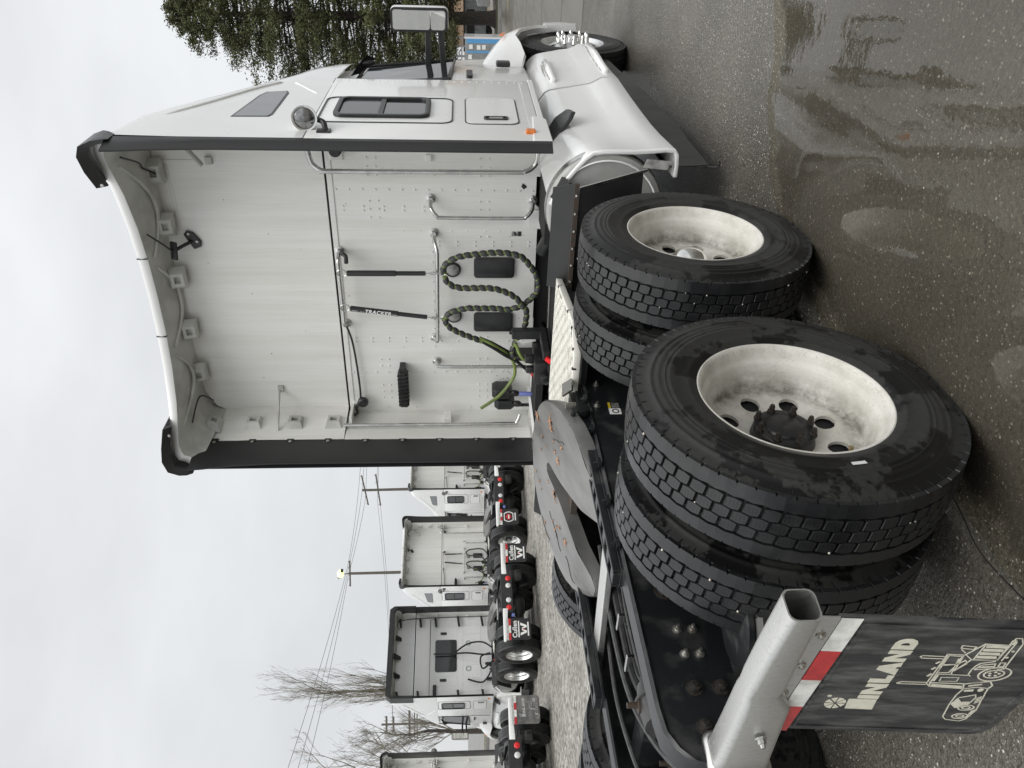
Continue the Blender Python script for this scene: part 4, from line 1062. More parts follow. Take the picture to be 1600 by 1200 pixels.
# day cab, windscreen, bonnet
def ring_yz(): pass
b = MB(); rg = []
for y, x, z1 in ((4.10, 1.14, 2.62), (4.6, 1.135, 2.60), (5.0, 1.11, 2.58), (5.3, 1.07, 2.52)):
    rg.append([(x, y, 1.04), (x, y, 1.75), (x-.05, y, z1), (-x+.05, y, z1), (-x, y, 1.75), (-x, y, 1.04)])
rg.append([(1.04, 5.75, 1.04), (1.02, 5.72, 1.70), (.97, 5.62, 1.78), (-.97, 5.62, 1.78), (-1.02, 5.72, 1.70), (-1.04, 5.75, 1.04)])
b.loft(rg); cabo = b.build('day_cab', m_white, TRUCK, 35, bevel=.02)
for s in (1, -1):
    b = MB(); b.loft([[(1.142*s, 4.45, 1.72), (1.144*s, 4.45, 1.70), (1.148*s, 5.05, 1.66), (1.14*s, 5.05, 1.68)], [(1.098*s, 4.45, 2.38), (1.10*s, 4.45, 2.40), (1.09*s, 5.0, 2.36), (1.085*s, 5.0, 2.34)]]); b.build('door_window', m_glass, cabo, 0)
    b = MB(); b.tube([(1.146*s, 4.42, 1.68), (1.148*s, 5.1, 1.64), (1.10*s, 5.02, 2.38), (1.10*s, 4.42, 2.42), (1.146*s, 4.42, 1.68)], .016, 6); b.build('window_rubber', m_plastic, cabo)
    b = MB(); b.box(*sorted((1.138*s, 1.146*s)), 4.36, 4.366, 1.06, 2.5); b.build('door_seam', m_darkvoid, cabo, 0)
    b = MB(); b.prism(rrect(4.6, 1.52, .2, .05, .02), (1.14*s, 0, 0), Y, Z, X*.02*s); b.build('door_handle', m_plastic, cabo, 30)
    # rain visor blade above the door
    b = MB(); b.loft([[(1.11*s, 4.62, 2.47), (1.13*s, 4.64, 2.45), (1.11*s, 4.72, 2.40)], [(1.24*s, 4.66, 2.36), (1.26*s, 4.68, 2.33), (1.22*s, 4.76, 2.27)]]); b.sphere((1.20*s, 4.70, 2.34), .07, 12, 8, (.35, .5, 1)); b.build('spot_mirror', m_plastic, TRUCK)
    # west-coast mirror on two arms
    mx, my, mz = 1.475*s, 5.0, 1.925
    b = MB(); b.prism(rrect(mx, mz, .19, .47, .04), (0, my, 0), X, Z, Y*.10); mi = b.build('door_mirror', m_white, TRUCK, 40, bevel=.02)
    b = MB(); b.ringprism(rrect(mx, mz, .185, .465, .035), rrect(mx, mz, .145, .425, .02), (0, my-.015, 0), X, Z, Y*.018); b.build('mirror_rim', m_plastic, mi, 30)
    b = MB(); b.prism(rrect(mx, mz+.065, .147, .30, .02), (0, my-.006, 0), X, Z, Y*.004); g_ = b.build('mirror_glass', m_mirror, mi, 0); g_.data.transform(Matrix.Translation((mx, my-.012, mz)) @ Matrix.Rotation(math.radians(11)*s, 4, 'Z') @ Matrix.Rotation(math.radians(4.5), 4, 'X') @ Matrix.Translation((-mx, -my, -mz)))
    b = MB(); b.prism(rrect(mx, mz-.15, .147, .115, .02), (0, my-.008, 0), X, Z, Y*.004); g_ = b.build('mirror_glass', m_mirror, mi, 0); g_.data.transform(Matrix.Translation((mx, my-.012, mz)) @ Matrix.Rotation(math.radians(11)*s, 4, 'Z') @ Matrix.Rotation(math.radians(4.5), 4, 'X') @ Matrix.Translation((-mx, -my, -mz)))
    b = MB()
    for z in (1.86, 1.745): b.obox(((1.10+.165)*s, 5.02, z), (.175, 0, -.004*(1 if z > 1.8 else -3)), (0, .03, 0), (0, 0, .024))
    b.build('mirror_arm', m_plastic, mi, 0, bevel=.006)
b = MB(); b.loft([[(-.97, 5.36, 2.50), (.97, 5.36, 2.50), (.97, 5.37, 2.50), (-.97, 5.37, 2.50)], [(-.95, 5.66, 1.80), (.95, 5.66, 1.80), (.95, 5.67, 1.80), (-.95, 5.67, 1.80)]]); b.build('windscreen', m_glass, cabo, 0)
b = MB(); rg = []
for y, x, z1, z0 in ((5.66, .98, 1.72, .9), (6.1, .90, 1.64, .9), (6.6, .80, 1.56, .8), (7.0, .72, 1.46, .7), (7.12, .66, 1.36, .7)):
    rg.append([(x, y, z0), (x, y, z1-.16), (x-.10, y, z1-.03), (x-.3, y, z1), (-x+.3, y, z1), (-x+.10, y, z1-.03), (-x, y, z1-.16), (-x, y, z0)])
b.loft(rg); bon = b.build('bonnet', m_white, TRUCK, 40)
b = MB(); b.box(-.5, .5, 7.12, 7.15, .75, 1.3); b.build('grille', m_chrome, bon, 0, bevel=.01)
for s in (1, -1):
    # front mudguard: swept over the steering wheel, bulging out of the bonnet
    b = MB(); rings = []
    side = [(4.95, 1.47, 1.05), (5.2, 1.455, 1.07), (5.5, 1.39, 1.13), (5.8, 1.30, 1.19), (6.05, 1.20, 1.215), (6.25, 1.08, 1.222), (6.38, .95, 1.222), (6.43, .85, 1.22), (6.44, .76, 1.215)]
    inx = [.66, .66, .66, .66, .66, .9, 1.150, 1.155, 1.155]
    arch = [(5.02, 1.08), (5.25, 1.06), (5.45, 1.02), (5.62, 1.05), (5.85, 1.085), (6.08, 1.03), (6.24, .93), (6.33, .84), (6.36, .75)]
    for (y, z, xo), (ya, za), xi in zip(side, arch, inx):
        xm = max(xi, xo-.14)
        rings.append([(xi*s, y-.02, z), (xm*s, y, z), ((xo-.06)*s, y+.002, z-.012), ((xo-.015)*s, .75*y+.25*ya, .75*z+.25*za), (xo*s, .45*y+.55*ya, .45*z+.55*za), ((xo+.012)*s, ya, za), ((xo-.012)*s, ya-.008, za-.012), ((xo-.05)*s, ya, za+.02), (xi*s, ya+.01, za+.02)])
    b.loft(rings); fd = b.build('front_mudguard', m_white, TRUCK, 50)
    b = MB(); b.obox((1.215*s, 5.92, 1.20), (.006, 0, .002), (0, .05, -.012), (0, .004, .016)); b.build('side_repeater', m_amber, fd, 0)
    b = MB(); b.obox((1.13*s, 5.08, 1.23), (.02, 0, 0), (0, .05, 0), (0, 0, .06)); b.build('side_camera', m_plastic, fd, 0, bevel=.012)
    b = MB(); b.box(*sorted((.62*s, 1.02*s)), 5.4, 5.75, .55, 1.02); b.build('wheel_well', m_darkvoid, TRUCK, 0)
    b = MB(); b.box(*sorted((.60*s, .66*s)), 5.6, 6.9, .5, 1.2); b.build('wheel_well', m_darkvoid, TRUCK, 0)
    # low bumper corner seen ahead of the wheel
    b = MB(); b.loft([[(1.16*s, 6.46, .43), (1.215*s, 6.45, .45), (1.225*s, 6.44, .60), (1.215*s, 6.44, .745), (1.16*s, 6.46, .745)], [(1.15*s, 6.66, .41), (1.205*s, 6.64, .42), (1.215*s, 6.62, .6), (1.205*s, 6.64, .75), (1.15*s, 6.66, .75)], [(.6*s, 7.2, .38), (1.0*s, 7.10, .38), (1.02*s, 7.10, .52), (1.0*s, 7.08, .75), (.6*s, 7.18, .75)]]); b.build('bumper_corner', m_white, TRUCK, 40)

# long aerodynamic skirt: two sections with a shadow gap
def skirt_ring(y, T, s):
    """T: outer profile (x, z) from the top inner edge round to the bottom inner edge"""
    t = .022
    Pn = [Vector((x, z, 0)) for x, z in T]; inn = []
    for i, p in enumerate(Pn):
        d = (Pn[min(i+1, len(Pn)-1)] - Pn[max(i-1, 0)]).normalized()
        inn.append(p + Vector((d.y, -d.x, 0))*t)
    return [(p.x*s, y, p.y) for p in Pn] + [(p.x*s, y, p.y) for p in reversed(inn)]
prof_r = [(.93, 1.075), (1.005, 1.04), (1.085, .985), (1.150, .935), (1.205, .888), (1.238, .845), (1.250, .78), (1.252, .70), (1.252, .60), (1.258, .50), (1.266, .43), (1.260, .375), (1.228, .352), (1.16, .345), (1.10, .345)]
prof_m = [(.93, 1.075), (1.02, 1.02), (1.075, .985), (1.120, .950), (1.138, .915), (1.150, .85), (1.163, .77), (1.176, .70), (1.192, .61), (1.236, .525), (1.243, .46), (1.228, .40), (1.19, .37), (1.13, .355), (1.08, .35)]
prof_f = [(.90, 1.06), (1.02, 1.00), (1.06, .97), (1.092, .935), (1.108, .90), (1.122, .84), (1.136, .76), (1.148, .70), (1.160, .61), (1.20, .525), (1.205, .46), (1.195, .40), (1.16, .37), (1.10, .355), (1.06, .35)]
def lerp_prof(a, b_, t): return [(x0+(x1-x0)*t, z0+(z1-z0)*t) for (x0, z0), (x1, z1) in zip(a, b_)]
for s in (1, -1):
    b = MB(); rings = []
    for y, t in ((2.35, 0), (2.365, .0), (2.40, .06), (2.5, .22), (2.7, .55), (2.95, .80), (3.3, .93), (3.7, 1.0), (4.15, 1.0)):
        pr = lerp_prof(prof_r, prof_m, t)
        if t > .1:   # scooped flank between the upper ridge and the lower bulge
            pr = [(x, z) for x, z in pr]
        rings.append(skirt_ring(y, pr, s))
    b.loft(rings); sk = b.build('side_skirt', m_white, TRUCK, 24, bevel=0)
    b = MB(); rg = []
    for k in (0, 1): rg.append([(x*s, y, z) for (x, y, z) in [(v[0]/s if s > 0 else -v[0], 2.343 if k == 0 else 2.372, v[2]) for v in skirt_ring(2.35, [(x+.004, z) for x, z in prof_r], s)]])
    b.loft(rg); b.build('skirt_lip', m_white, sk, 40, bevel=.006)
    b = MB(); rings = []
    for y, t in ((4.19, 0), (4.25, .1), (4.5, .5), (4.9, .8), (5.3, 1.0), (5.62, 1.05)):
        pr = lerp_prof(prof_m, prof_f, t)
        rings.append(skirt_ring(y, pr, s))
    b.loft(rings); sf = b.build('step_skirt', m_white, TRUCK, 24)
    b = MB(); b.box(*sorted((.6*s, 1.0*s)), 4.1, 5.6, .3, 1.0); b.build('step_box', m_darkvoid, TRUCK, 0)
    b = MB(); b.loft([skirt_ring(y, [(x-.012, z-.004) for x, z in prof_m], s) for y in (4.12, 4.24)]); b.build('skirt_gap', m_darkvoid, sf, 40)
    # louvred step treads
    for (za, y0, y1, xa, w_) in ((.905, 4.40, 5.22, 1.06, .11), (.505, 4.36, 5.50, 1.14, .12)):
        w2_ = .07 if za > .7 else .04
        b = MB(); b.loft([[(xa*s, y0, za), ((xa+w_)*s, y0, za-.03), ((xa+w_)*s, y0, za-.06), (xa*s, y0, za-.05)], [(xa*s, (y0+y1)/2, za+.012), ((xa+w_+.02)*s, (y0+y1)/2, za-.02), ((xa+w_+.02)*s, (y0+y1)/2, za-.055), (xa*s, (y0+y1)/2, za-.05)], [(xa*s, y1, za), ((xa+w_*.8)*s, y1, za-.03), ((xa+w_*.8)*s, y1, za-.06), (xa*s, y1, za-.05)]])
        tr = b.build('step_tread', m_white, sf, 30, bevel=.01)
        b = MB()
        for i in range(6):
            for k in range(3):
                yy = y0+.08+(y1-y0-.16)*i/6; L_ = (y1-y0-.16)/6-.03; zz = za + .014*math.sin(PI*(yy-y0)/(y1-y0)) + .0035
                x0 = xa+.018+.030*k; b.obox(((x0+.008)*s, yy+L_/2, zz-.0065-.009*k), (.005*s, 0, -.0016), (0, L_/2, 0), (0, 0, .004))
        b.build('tread_slots', m_tank, tr, 0)
    # black hand-hold let into the skirt top and the dark gap below the cab
    wl = [(1.06, 3.10, .985), (1.15, 3.10, .935), (1.215, 3.11, .885), (1.245, 3.16, .862), (1.225, 3.30, .882), (1.14, 3.42, .938), (1.06, 3.42, .985)]
    b = MB(); b.loft([[(x*s, y, z-.02) for x, y, z in wl], [(x*s, y, z+.012) for x, y, z in wl]]); b.build('step_well', m_plastic, sk, 0, bevel=.006)
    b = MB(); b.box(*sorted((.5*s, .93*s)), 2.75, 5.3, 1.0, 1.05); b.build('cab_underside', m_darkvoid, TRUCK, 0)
    # hanging rubber apron
    b = MB(); rings = []
    for y, x, zb in ((2.40, 1.14, .15), (2.6, 1.12, .13), (3.0, 1.11, .125), (3.4, 1.10, .10), (3.63, 1.10, .13), (4.25, 1.09, .14), (4.7, 1.085, .19), (5.2, 1.07, .22), (5.6, 1.06, .24)):
        rings.append([(x*s, y, .40), ((x+.004)*s, y, .40), ((x+.012)*s, y+.02, zb), ((x+.006)*s, y+.02, zb)])
    b.loft(rings); b.build('rubber_apron', m_rubber, TRUCK, 50)
    b = MB(); b.tube(poly_line([(1.14*s, 2.42, .16), (1.17*s, 2.33, .12), (1.22*s, 2.29, .13)], 5), .004, 5); b.build('apron_tear', m_rubber, TRUCK)
    b = MB(); b.obox((1.175*s, 2.345, .47), (.006, 0, .07), (0, .004, 0), (.024, 0, -.01)); b.build('skirt_label', m_printgrey, sk, 0)
    # black tab under the rear lip
    b = MB(); b.obox((1.03*s, 2.33, 1.02), (.06, 0, -.03), (0, .06, .02), (0, -.002, .006)); b.build('skirt_seal', m_rubber, sk, 0)

# ---------------------------------------------------------------- fittings on the back panel
def handle(pts, feet, r=.0135):
    b = MB(); b.tube(poly_line(pts, 5), r, 12); o = b.build('grab_handle', m_steel, TRUCK)
    for x, y, z in feet:
        q = MB(); q.lathe([(y-.03, .001), (y-.03, .017), (y-.005, .02), (y, .034), (YB, .034)], 16, (x, 0, z), 'Y'); q.build('handle_foot', m_steel, o, 40)
yh = YB-.10
handle([(1.10, 3.02, 2.575), (1.0, 3.04, 2.565), (.92, yh-.04, 2.55), (.878, yh-.05, 2.49), (.875, yh-.05, 2.40), (.88, yh-.05, 1.30), (.885, yh-.05, 1.17), (.925, yh-.04, 1.105), (1.0, 3.04, 1.09), (1.08, 3.04, 1.095)], [], .0165)
handle([(.64, YB-.02, 1.80), (.60, yh+.02, 1.795), (.55, yh, 1.755), (.54, yh, 1.70), (.54, yh, 1.20), (.55, yh, 1.145), (.59, yh+.02, 1.105), (.63, YB-.02, 1.095)], [(.64, YB-.01, 1.80), (.635, YB-.01, 1.095)])
handle([(.385, YB-.02, 1.785), (.34, yh+.03, 1.775), (.29, yh, 1.762), (.20, yh, 1.762), (-.35, yh, 1.772), (-.44, yh, 1.775), (-.455, yh+.04, 1.785), (-.46, YB-.02, 1.80)], [(.39, YB-.01, 1.785), (-.462, YB-.01, 1.80)])
handle([(-.675, YB-.02, 1.79), (-.672, yh+.02, 1.775), (-.67, yh, 1.73), (-.672, yh, 1.25), (-.672, yh, 1.10)], [(-.676, YB-.01, 1.79)])
handle([(.245, YB-.03, 2.455), (.22, yh, 2.455), (.1, yh, 2.457), (-.2, yh, 2.455), (-.30, yh, 2.455), (-.33, YB-.03, 2.455)], [(.25, YB-.01, 2.455), (-.335, YB-.01, 2.455)])
handle([(-1.14, 3.0, 2.50), (-1.12, 2.96, 2.50), (-1.112, 2.95, 2.44), (-1.112, 2.95, 1.80), (-1.108, 2.95, 1.22), (-1.10, 2.95, 1.17), (-1.04, 2.98, 1.14)], [], .0145)
# black clip and cable along the seam
b = MB(); b.tube(poly_line([(.25, YB-.02, 2.44), (.255, 3.14, 2.43), (.25, 3.10, 2.40), (.20, 3.10, 2.40)], 5), .016, 8); b.build('cable_clip', m_plastic, TRUCK)
b = MB(); b.tube(poly_line([(-.34, 3.15, 2.45), (-.5, 3.17, 2.42), (-.8, 3.17, 2.40), (-1.02, 3.16, 2.40), (-1.08, 3.12, 2.44)], 6), .008, 6); b.build('seam_cable', m_plastic, TRUCK)
for x, z in ((-1.03, 2.38), (.98, 2.41)):
    b = MB(); b.lathe([(3.12, .001), (3.12, .03), (3.13, .04), (3.16, .042), (3.165, .02)], 18, (x, 0, z), 'Y'); b.tube(poly_line([(x, 3.16, z+.03), (x+.05*(1 if x > 0 else -1), 3.15, z+.06), (x+.09*(1 if x > 0 else -1), 3.12, z+.05), (x+.1*(1 if x > 0 else -1), 3.08, z+.12)], 5), .010, 6)
    b.build('work_horn', m_plastic, TRUCK)
for q in ((.90, .955, 3.19, 2.37, 2.46), (.90, .945, 3.18, 1.785, 1.825), (-1.10, -1.05, 3.17, 2.36, 2.46)):
    b = MB(); b.box(q[0], q[1], q[2], YB, q[3], q[4]); b.build('mount_plate', m_panel, back, 0, bevel=.004)
# spotlight on the right flank and its twin
for s in (1, -1):
    c = Vector((1.285*s, 2.80, 2.515)); ax = Vector((.10*s, -1, -.12)).normalized()
    u = ax.orthogonal().normalized(); w = ax.cross(u); rings = []
    for h, r in ((.10, .004), (.095, .03), (.06, .056), (.02, .068), (-.012, .072), (-.022, .076), (-.028, .074), (-.026, .064), (-.018, .062)):
        rings.append([c - ax*h + r*(math.cos(a)*u + math.sin(a)*w) for a in (2*PI*k/28 for k in range(28))])
    b = MB(); b.loft(rings, True, False); sp = b.build('spotlight', m_chrome, TRUCK, 50)
    b = MB(); rings = [[c - ax*h + r*(math.cos(a)*u + math.sin(a)*w) for a in (2*PI*k/28 for k in range(28))] for h, r in ((-.017, .063), (-.026, .045), (-.030, .02), (-.031, .001))]; b.loft(rings, True, False); b.build('spotlight_lens', m_lens, sp, 60)
    b = MB(); b.tube(poly_line([(1.27*s, 2.82, 2.45), (1.262*s, 2.80, 2.41), (1.235*s, 2.77, 2.395), (1.22*s, 2.74, 2.39)], 5), .017, 8); b.obox((1.225*s, 2.745, 2.40), (.006, 0, 0), (0, .03, 0), (0, 0, .04)); b.build('spotlight_bracket', m_plastic, sp)
# LED bar
b = MB(); b.box(-1.05, -.72, 3.09, 3.17, 2.02, 2.085); lb = b.build('work_light_bar', m_hub, TRUCK, 0, bevel=.012)
b = MB(); b.box(-.74, -.69, 3.10, YB, 2.035, 2.075)
for i in range(9): b.box(-1.03+.034*i, -1.018+.034*i, 3.085, 3.172, 2.012, 2.092)
b.build('light_fins', m_hub, lb, 0)
# round marker lamps, air vents, stickers
for x, z in ((.105, 1.655), (-.275, 1.65)):
    b = MB(); b.lathe([(YB, .058), (YB-.012, .058), (YB-.018, .052), (YB-.018, .046)], 32, (x, 0, z), 'Y'); o = b.build('round_lamp', m_plastic, TRUCK, 40)
    b = MB(); b.lathe([(YB-.014, .047), (YB-.022, .035), (YB-.026, .012), (YB-.026, .0005)], 24, (x, 0, z), 'Y'); b.build('lamp_lens', m_printgrey, o, 60)
for x in (.125, -.325):
    b = MB(); b.prism(rrect(x, 1.355, .16, .295, .025), (0, YB-.028, 0), X, Z, Y*.03); o = b.build('air_vent', m_plastic, TRUCK, 40, bevel=.010)
b = MB(); b.box(.365, .402, YB-.0015, YB+.001, 1.17, 1.235); b.build('warning_sticker', m_printgrey, back, 0)
b = MB(); b.box(.367, .40, YB-.0025, YB, 1.166, 1.19); b.obox((.384, YB-.002, 1.21), (.012, 0, .006), (0, .001, 0), (-.003, 0, .007)); b.build('sticker_mark', m_plastic, back, 0)
b = MB()
for q in ((.73, 1.17), (.735, 1.155), (.72, 1.16), (.742, 1.165), (.728, 1.148)): b.obox((q[0], YB-.001, q[1]), (.008, 0, .003), (0, .001, 0), (-.002, 0, .006))
b.build('tar_splash', m_plastic, back, 0)
b = MB()
for i in range(62):
    x, z = random.uniform(-1.1, 1.1), random.uniform(1.1, 3.5)
    if i > 30: x, z = random.gauss(-.85, .07), random.gauss(1.25, .05)
    r_ = random.uniform(.0012, .003); b.obox((x, YB-.0005 + (.004 if z > 2.5 else 0), z), (r_, 0, 0), (0, .0006, 0), (0, 0, r_*random.uniform(.6, 1.6)))
b.build('dirt_specks', m_plastic, back, 0, kind='stuff')
# latch below the panel
b = MB(); b.box(.44, .57, 3.17, 3.19, .985, 1.12); b.cyl((.50, 3.1, 1.0), (.50, 3.2, 1.0), .028, 12); lt_ = b.build('cab_latch', m_panel, TRUCK, 30)
b = MB(); b.cyl((.58, 3.05, 1.0), (.66, 3.02, 1.03), .013, 8); b.build('latch_rod', m_steel, lt_)

# hose hangers: spring tubes with print, clipped to the rail
def hanger(x0, x1, text):
    top, bot = Vector((x0, yh-.02, 2.445)), Vector((x1, yh-.03, 1.715))
    d = (bot-top).normalized(); Lh = (bot-top).length
    P = lambda z: top + d*((2.445-z)/(2.445-1.715)*Lh)
    b = MB(); b.tube([P(2.40), P(2.395), P(2.055), P(2.05)], [.012, .021, .021, .012], 14); b.tube([P(2.05), P(1.845)], .016, 12)
    for i in range(14): b.tube([P(2.045-.014*i), P(2.038-.014*i)], .0175, 12)
    o = b.build('hose_hanger', m_plastic, TRUCK, 40)
    b = MB()
    for i in range(12):
        a0, a1 = 2*PI*i/12, 2*PI*(i+1)/12
        b.tube([P(2.435)+Vector((.028*math.cos(a0), 0, .034*math.sin(a0))), P(2.435)+Vector((.028*math.cos(a1), 0, .034*math.sin(a1)))], .0035, 6)
    b.tube([P(1.845), P(1.80)], .004, 6); b.tube([P(1.815), P(1.775)], .010, 8); b.tube([P(1.78), P(1.735)], .005, 6)
    for i in range(10):
        a0, a1 = 2*PI*i/10, 2*PI*(i+1)/10
        b.tube([P(1.72)+Vector((.022*math.cos(a0), .01, .018*math.sin(a0))), P(1.72)+Vector((.022*math.cos(a1), .01, .018*math.sin(a1)))], .005, 6)
    b.build('hanger_clip', m_steel, o)
    if text: text_obj('hanger_text', text, P(2.2)+Vector((0, -.0215, 0)), .040, d, o, m_printwhite, shear=.2, bold=.0012, spacing=1.12)
    return o
def text_obj(name, body, centre, size, along, parent, mat, shear=0.0, bold=0.0, normal=(0, -1, 0), spacing=1.0, depth=.0006, xs=1.0):
    """flat lettering: 'along' is the reading direction, 'normal' faces the reader"""
    c = bpy.data.curves.new(name, 'FONT'); c.body = body; c.size = size; c.align_x = 'CENTER'; c.align_y = 'CENTER'
    c.shear = shear; c.offset = bold; c.extrude = depth; c.space_character = spacing
    t = bpy.data.objects.new(name, c); COL.objects.link(t)
    dg = bpy.context.evaluated_depsgraph_get()
    me = bpy.data.meshes.new_from_object(t.evaluated_get(dg)); bpy.data.objects.remove(t); bpy.data.curves.remove(c)
    a = Vector(along).normalized(); n = Vector(normal).normalized(); u = n.cross(a)
    Mx = Matrix((a, u, n)).transposed().to_4x4(); Mx.translation = Vector(centre)
    me.transform(Mx @ Matrix.Diagonal((xs, 1, 1, 1))); me.name = name; me.materials.clear(); me.materials.append(mat)
    return link(name, me, parent)
hanger(.13, .135, None)
hg = hanger(-.145, -.235, 'TRACKER')
b = MB()
tp, bt = Vector((-.145, yh-.02, 2.445)), Vector((-.235, yh-.03, 1.715)); dd = (bt-tp).normalized(); LL = (bt-tp).length
def HP(z, off=0): return tp + dd*((2.445-z)/.73*LL) + Vector((off, 0, 0))
for z, l in ((2.365, .022), (2.088, .028)): b.obox(HP(z, -.004)+Vector((0, -.0212, 0)), dd*l, (.0035, 0, .0005), (0, .0006, 0))
b.obox(HP(2.30, -.006)+Vector((0, -.0205, 0)), dd*.03, (.002, 0, 0), (0, .0006, 0)); b.build('hanger_stripe', m_printgrey, hg, 0)

# air lines: cored hose in green with a black spiral wrap
def wrapped(pts, name='air_hose', wrap_to=1.0):
    P = poly_line(pts, 8)
    Ls = [0]
    for a, c in zip(P, P[1:]): Ls.append(Ls[-1]+(c-a).length)
    b = MB(); b.tube(P, .0175, 8); o = b.build(name, m_green, TRUCK)
    def at(l):
        for i in range(len(Ls)-1):
            if l <= Ls[i+1]:
                t = (l-Ls[i])/max(1e-6, Ls[i+1]-Ls[i]); return P[i].lerp(P[i+1], t), (P[i+1]-P[i]).normalized()
        return P[-1], (P[-1]-P[-2]).normalized()
    b = MB(); l = .01; step = .056
    while l < Ls[-1]*wrap_to-.03:
        # a flat band laid at a slant round the hose
        rings = []
        for q in range(4):
            p, d = at(l + .044*q/3); u = Vector((0, -1, 0)); u = (u-d*u.dot(d)).normalized(); w = d.cross(u); ring = []
            rr = .0195 if q in (0, 3) else .0235
            for k in range(10):
                a = 2*PI*k/10
                ring.append(p + d*(.010*math.sin(a)) + rr*(math.cos(a)*u + math.sin(a)*w))
            rings.append(ring)
        b.loft(rings, True, True); l += step
    b.build('hose_wrap', m_wrap, o, 40)
    return o
hy = 3.06
wrapped([(x, hy, z) for x, z in [(.14, 1.71), (.18, 1.72), (.22, 1.69), (.26, 1.63), (.28, 1.55), (.29, 1.47), (.30, 1.38), (.30, 1.30), (.29, 1.23), (.27, 1.17), (.22, 1.12), (.15, 1.07), (.10, 1.05), (.05, 1.04), (-.01, 1.05), (-.05, 1.08), (-.10, 1.13), (-.13, 1.18), (-.15, 1.26), (-.14, 1.35), (-.14, 1.44), (-.14, 1.55), (-.16, 1.63), (-.18, 1.68), (-.22, 1.71)]])
wrapped([(x, hy-.03, z) for x, z in [(.13, 1.71), (.10, 1.70), (.06, 1.66), (.04, 1.59), (.04, 1.50), (.04, 1.41), (.03, 1.34), (0, 1.26), (-.04, 1.20), (-.10, 1.15), (-.15, 1.12), (-.22, 1.12), (-.28, 1.13), (-.34, 1.155), (-.42, 1.195), (-.50, 1.215), (-.55, 1.19)]])
wrapped([(x, hy, z) for x, z in [(-.22, 1.715), (-.25, 1.71), (-.30, 1.68), (-.35, 1.60), (-.39, 1.51), (-.42, 1.44)]])
for pts, mt, r_ in (([(-.39, 3.06, 1.46), (-.46, 3.05, 1.34), (-.53, 3.05, 1.25), (-.60, 3.04, 1.20), (-.70, 3.03, 1.19), (-.79, 3.03, 1.23), (-.87, 3.0, 1.30), (-.92, 2.97, 1.38), (-.96, 2.95, 1.45)], m_green, .013),
                    ([(-.41, 3.06, 1.46), (-.47, 3.04, 1.35), (-.53, 3.03, 1.26), (-.57, 3.03, 1.19), (-.63, 3.02, 1.12), (-.72, 3.0, 1.01), (-.81, 3.0, .95), (-.90, 3.0, .95), (-.97, 3.02, 1.01), (-1.0, 3.05, 1.10), (-1.0, 3.05, 1.15)], m_hose, .013),
                    ([(-.40, 3.07, 1.45), (-.45, 3.08, 1.36), (-.5, 3.08, 1.28), (-.54, 3.06, 1.2)], m_hose, .013),
                    ([(-.36, 2.93, 1.21), (-.38, 2.92, 1.19), (-.43, 2.90, 1.17), (-.48, 2.89, 1.13), (-.50, 2.88, 1.06)], m_green, .013),
                    ([(-.55, 3.03, 1.20), (-.50, 2.98, 1.08), (-.60, 2.9, 1.0), (-.62, 2.8, .95)], m_hose, .012)):
    b = MB(); b.tube(poly_line(pts, 6), r_, 8); b.build('air_line', mt, TRUCK)
# coupling stowage on the left, blue grip
for x, z1 in ((-.885, 1.36), (-.985, 1.34)):
    b = MB(); b.loft([[(x-.035, 3.05, z1), (x+.035, 3.05, z1), (x+.035, 3.14, z1), (x-.035, 3.14, z1)], [(x-.042, 3.02, z1-.03), (x+.042, 3.02, z1-.03), (x+.042, 3.16, z1-.03), (x-.042, 3.16, z1-.03)], [(x-.04, 3.02, z1-.13), (x+.04, 3.02, z1-.13), (x+.04, 3.16, z1-.13), (x-.04, 3.16, z1-.13)], [(x-.025, 3.04, z1-.16), (x+.025, 3.04, z1-.16), (x+.025, 3.12, z1-.16), (x-.025, 3.12, z1-.16)]])
    o = b.build('coupling_holder', m_plastic, TRUCK, 30, bevel=.006)
    b = MB(); b.tube([(x, 3.05, z1-.14), (x, 3.045, z1-.19), (x, 3.04, z1-.21)], [.022, .026, .016], 10); b.sphere((x+.02, 3.03, z1-.17), .02); b.build('coupling', m_nut, o)
b = MB(); b.tube([(-.885, 3.04, 1.155), (-.885, 3.04, 1.14), (-.885, 3.035, 1.05), (-.885, 3.03, 1.035)], [.01, .019, .017, .010], 10); b.build('hose_grip', m_blue, TRUCK)
b = MB(); b.tube([(-.885, 3.03, 1.035), (-.885, 3.03, 1.0), (-.86, 3.0, .95), (-.80, 2.9, .93), (-.75, 2.7, .95)], .012, 8); b.build('air_line', m_hose, TRUCK)
b = MB(); b.box(-1.0, -.60, 3.10, 3.19, .97, 1.055); b.box(-.98, -.72, 3.05, 3.12, .90, 1.03); b.build('air_line_shelf', m_panel, TRUCK, 0, bevel=.004)
b = MB(); b.box(-.62, -.56, 3.1, YB, .90, 1.2); b.build('air_line_post', m_plastic, TRUCK, 0)
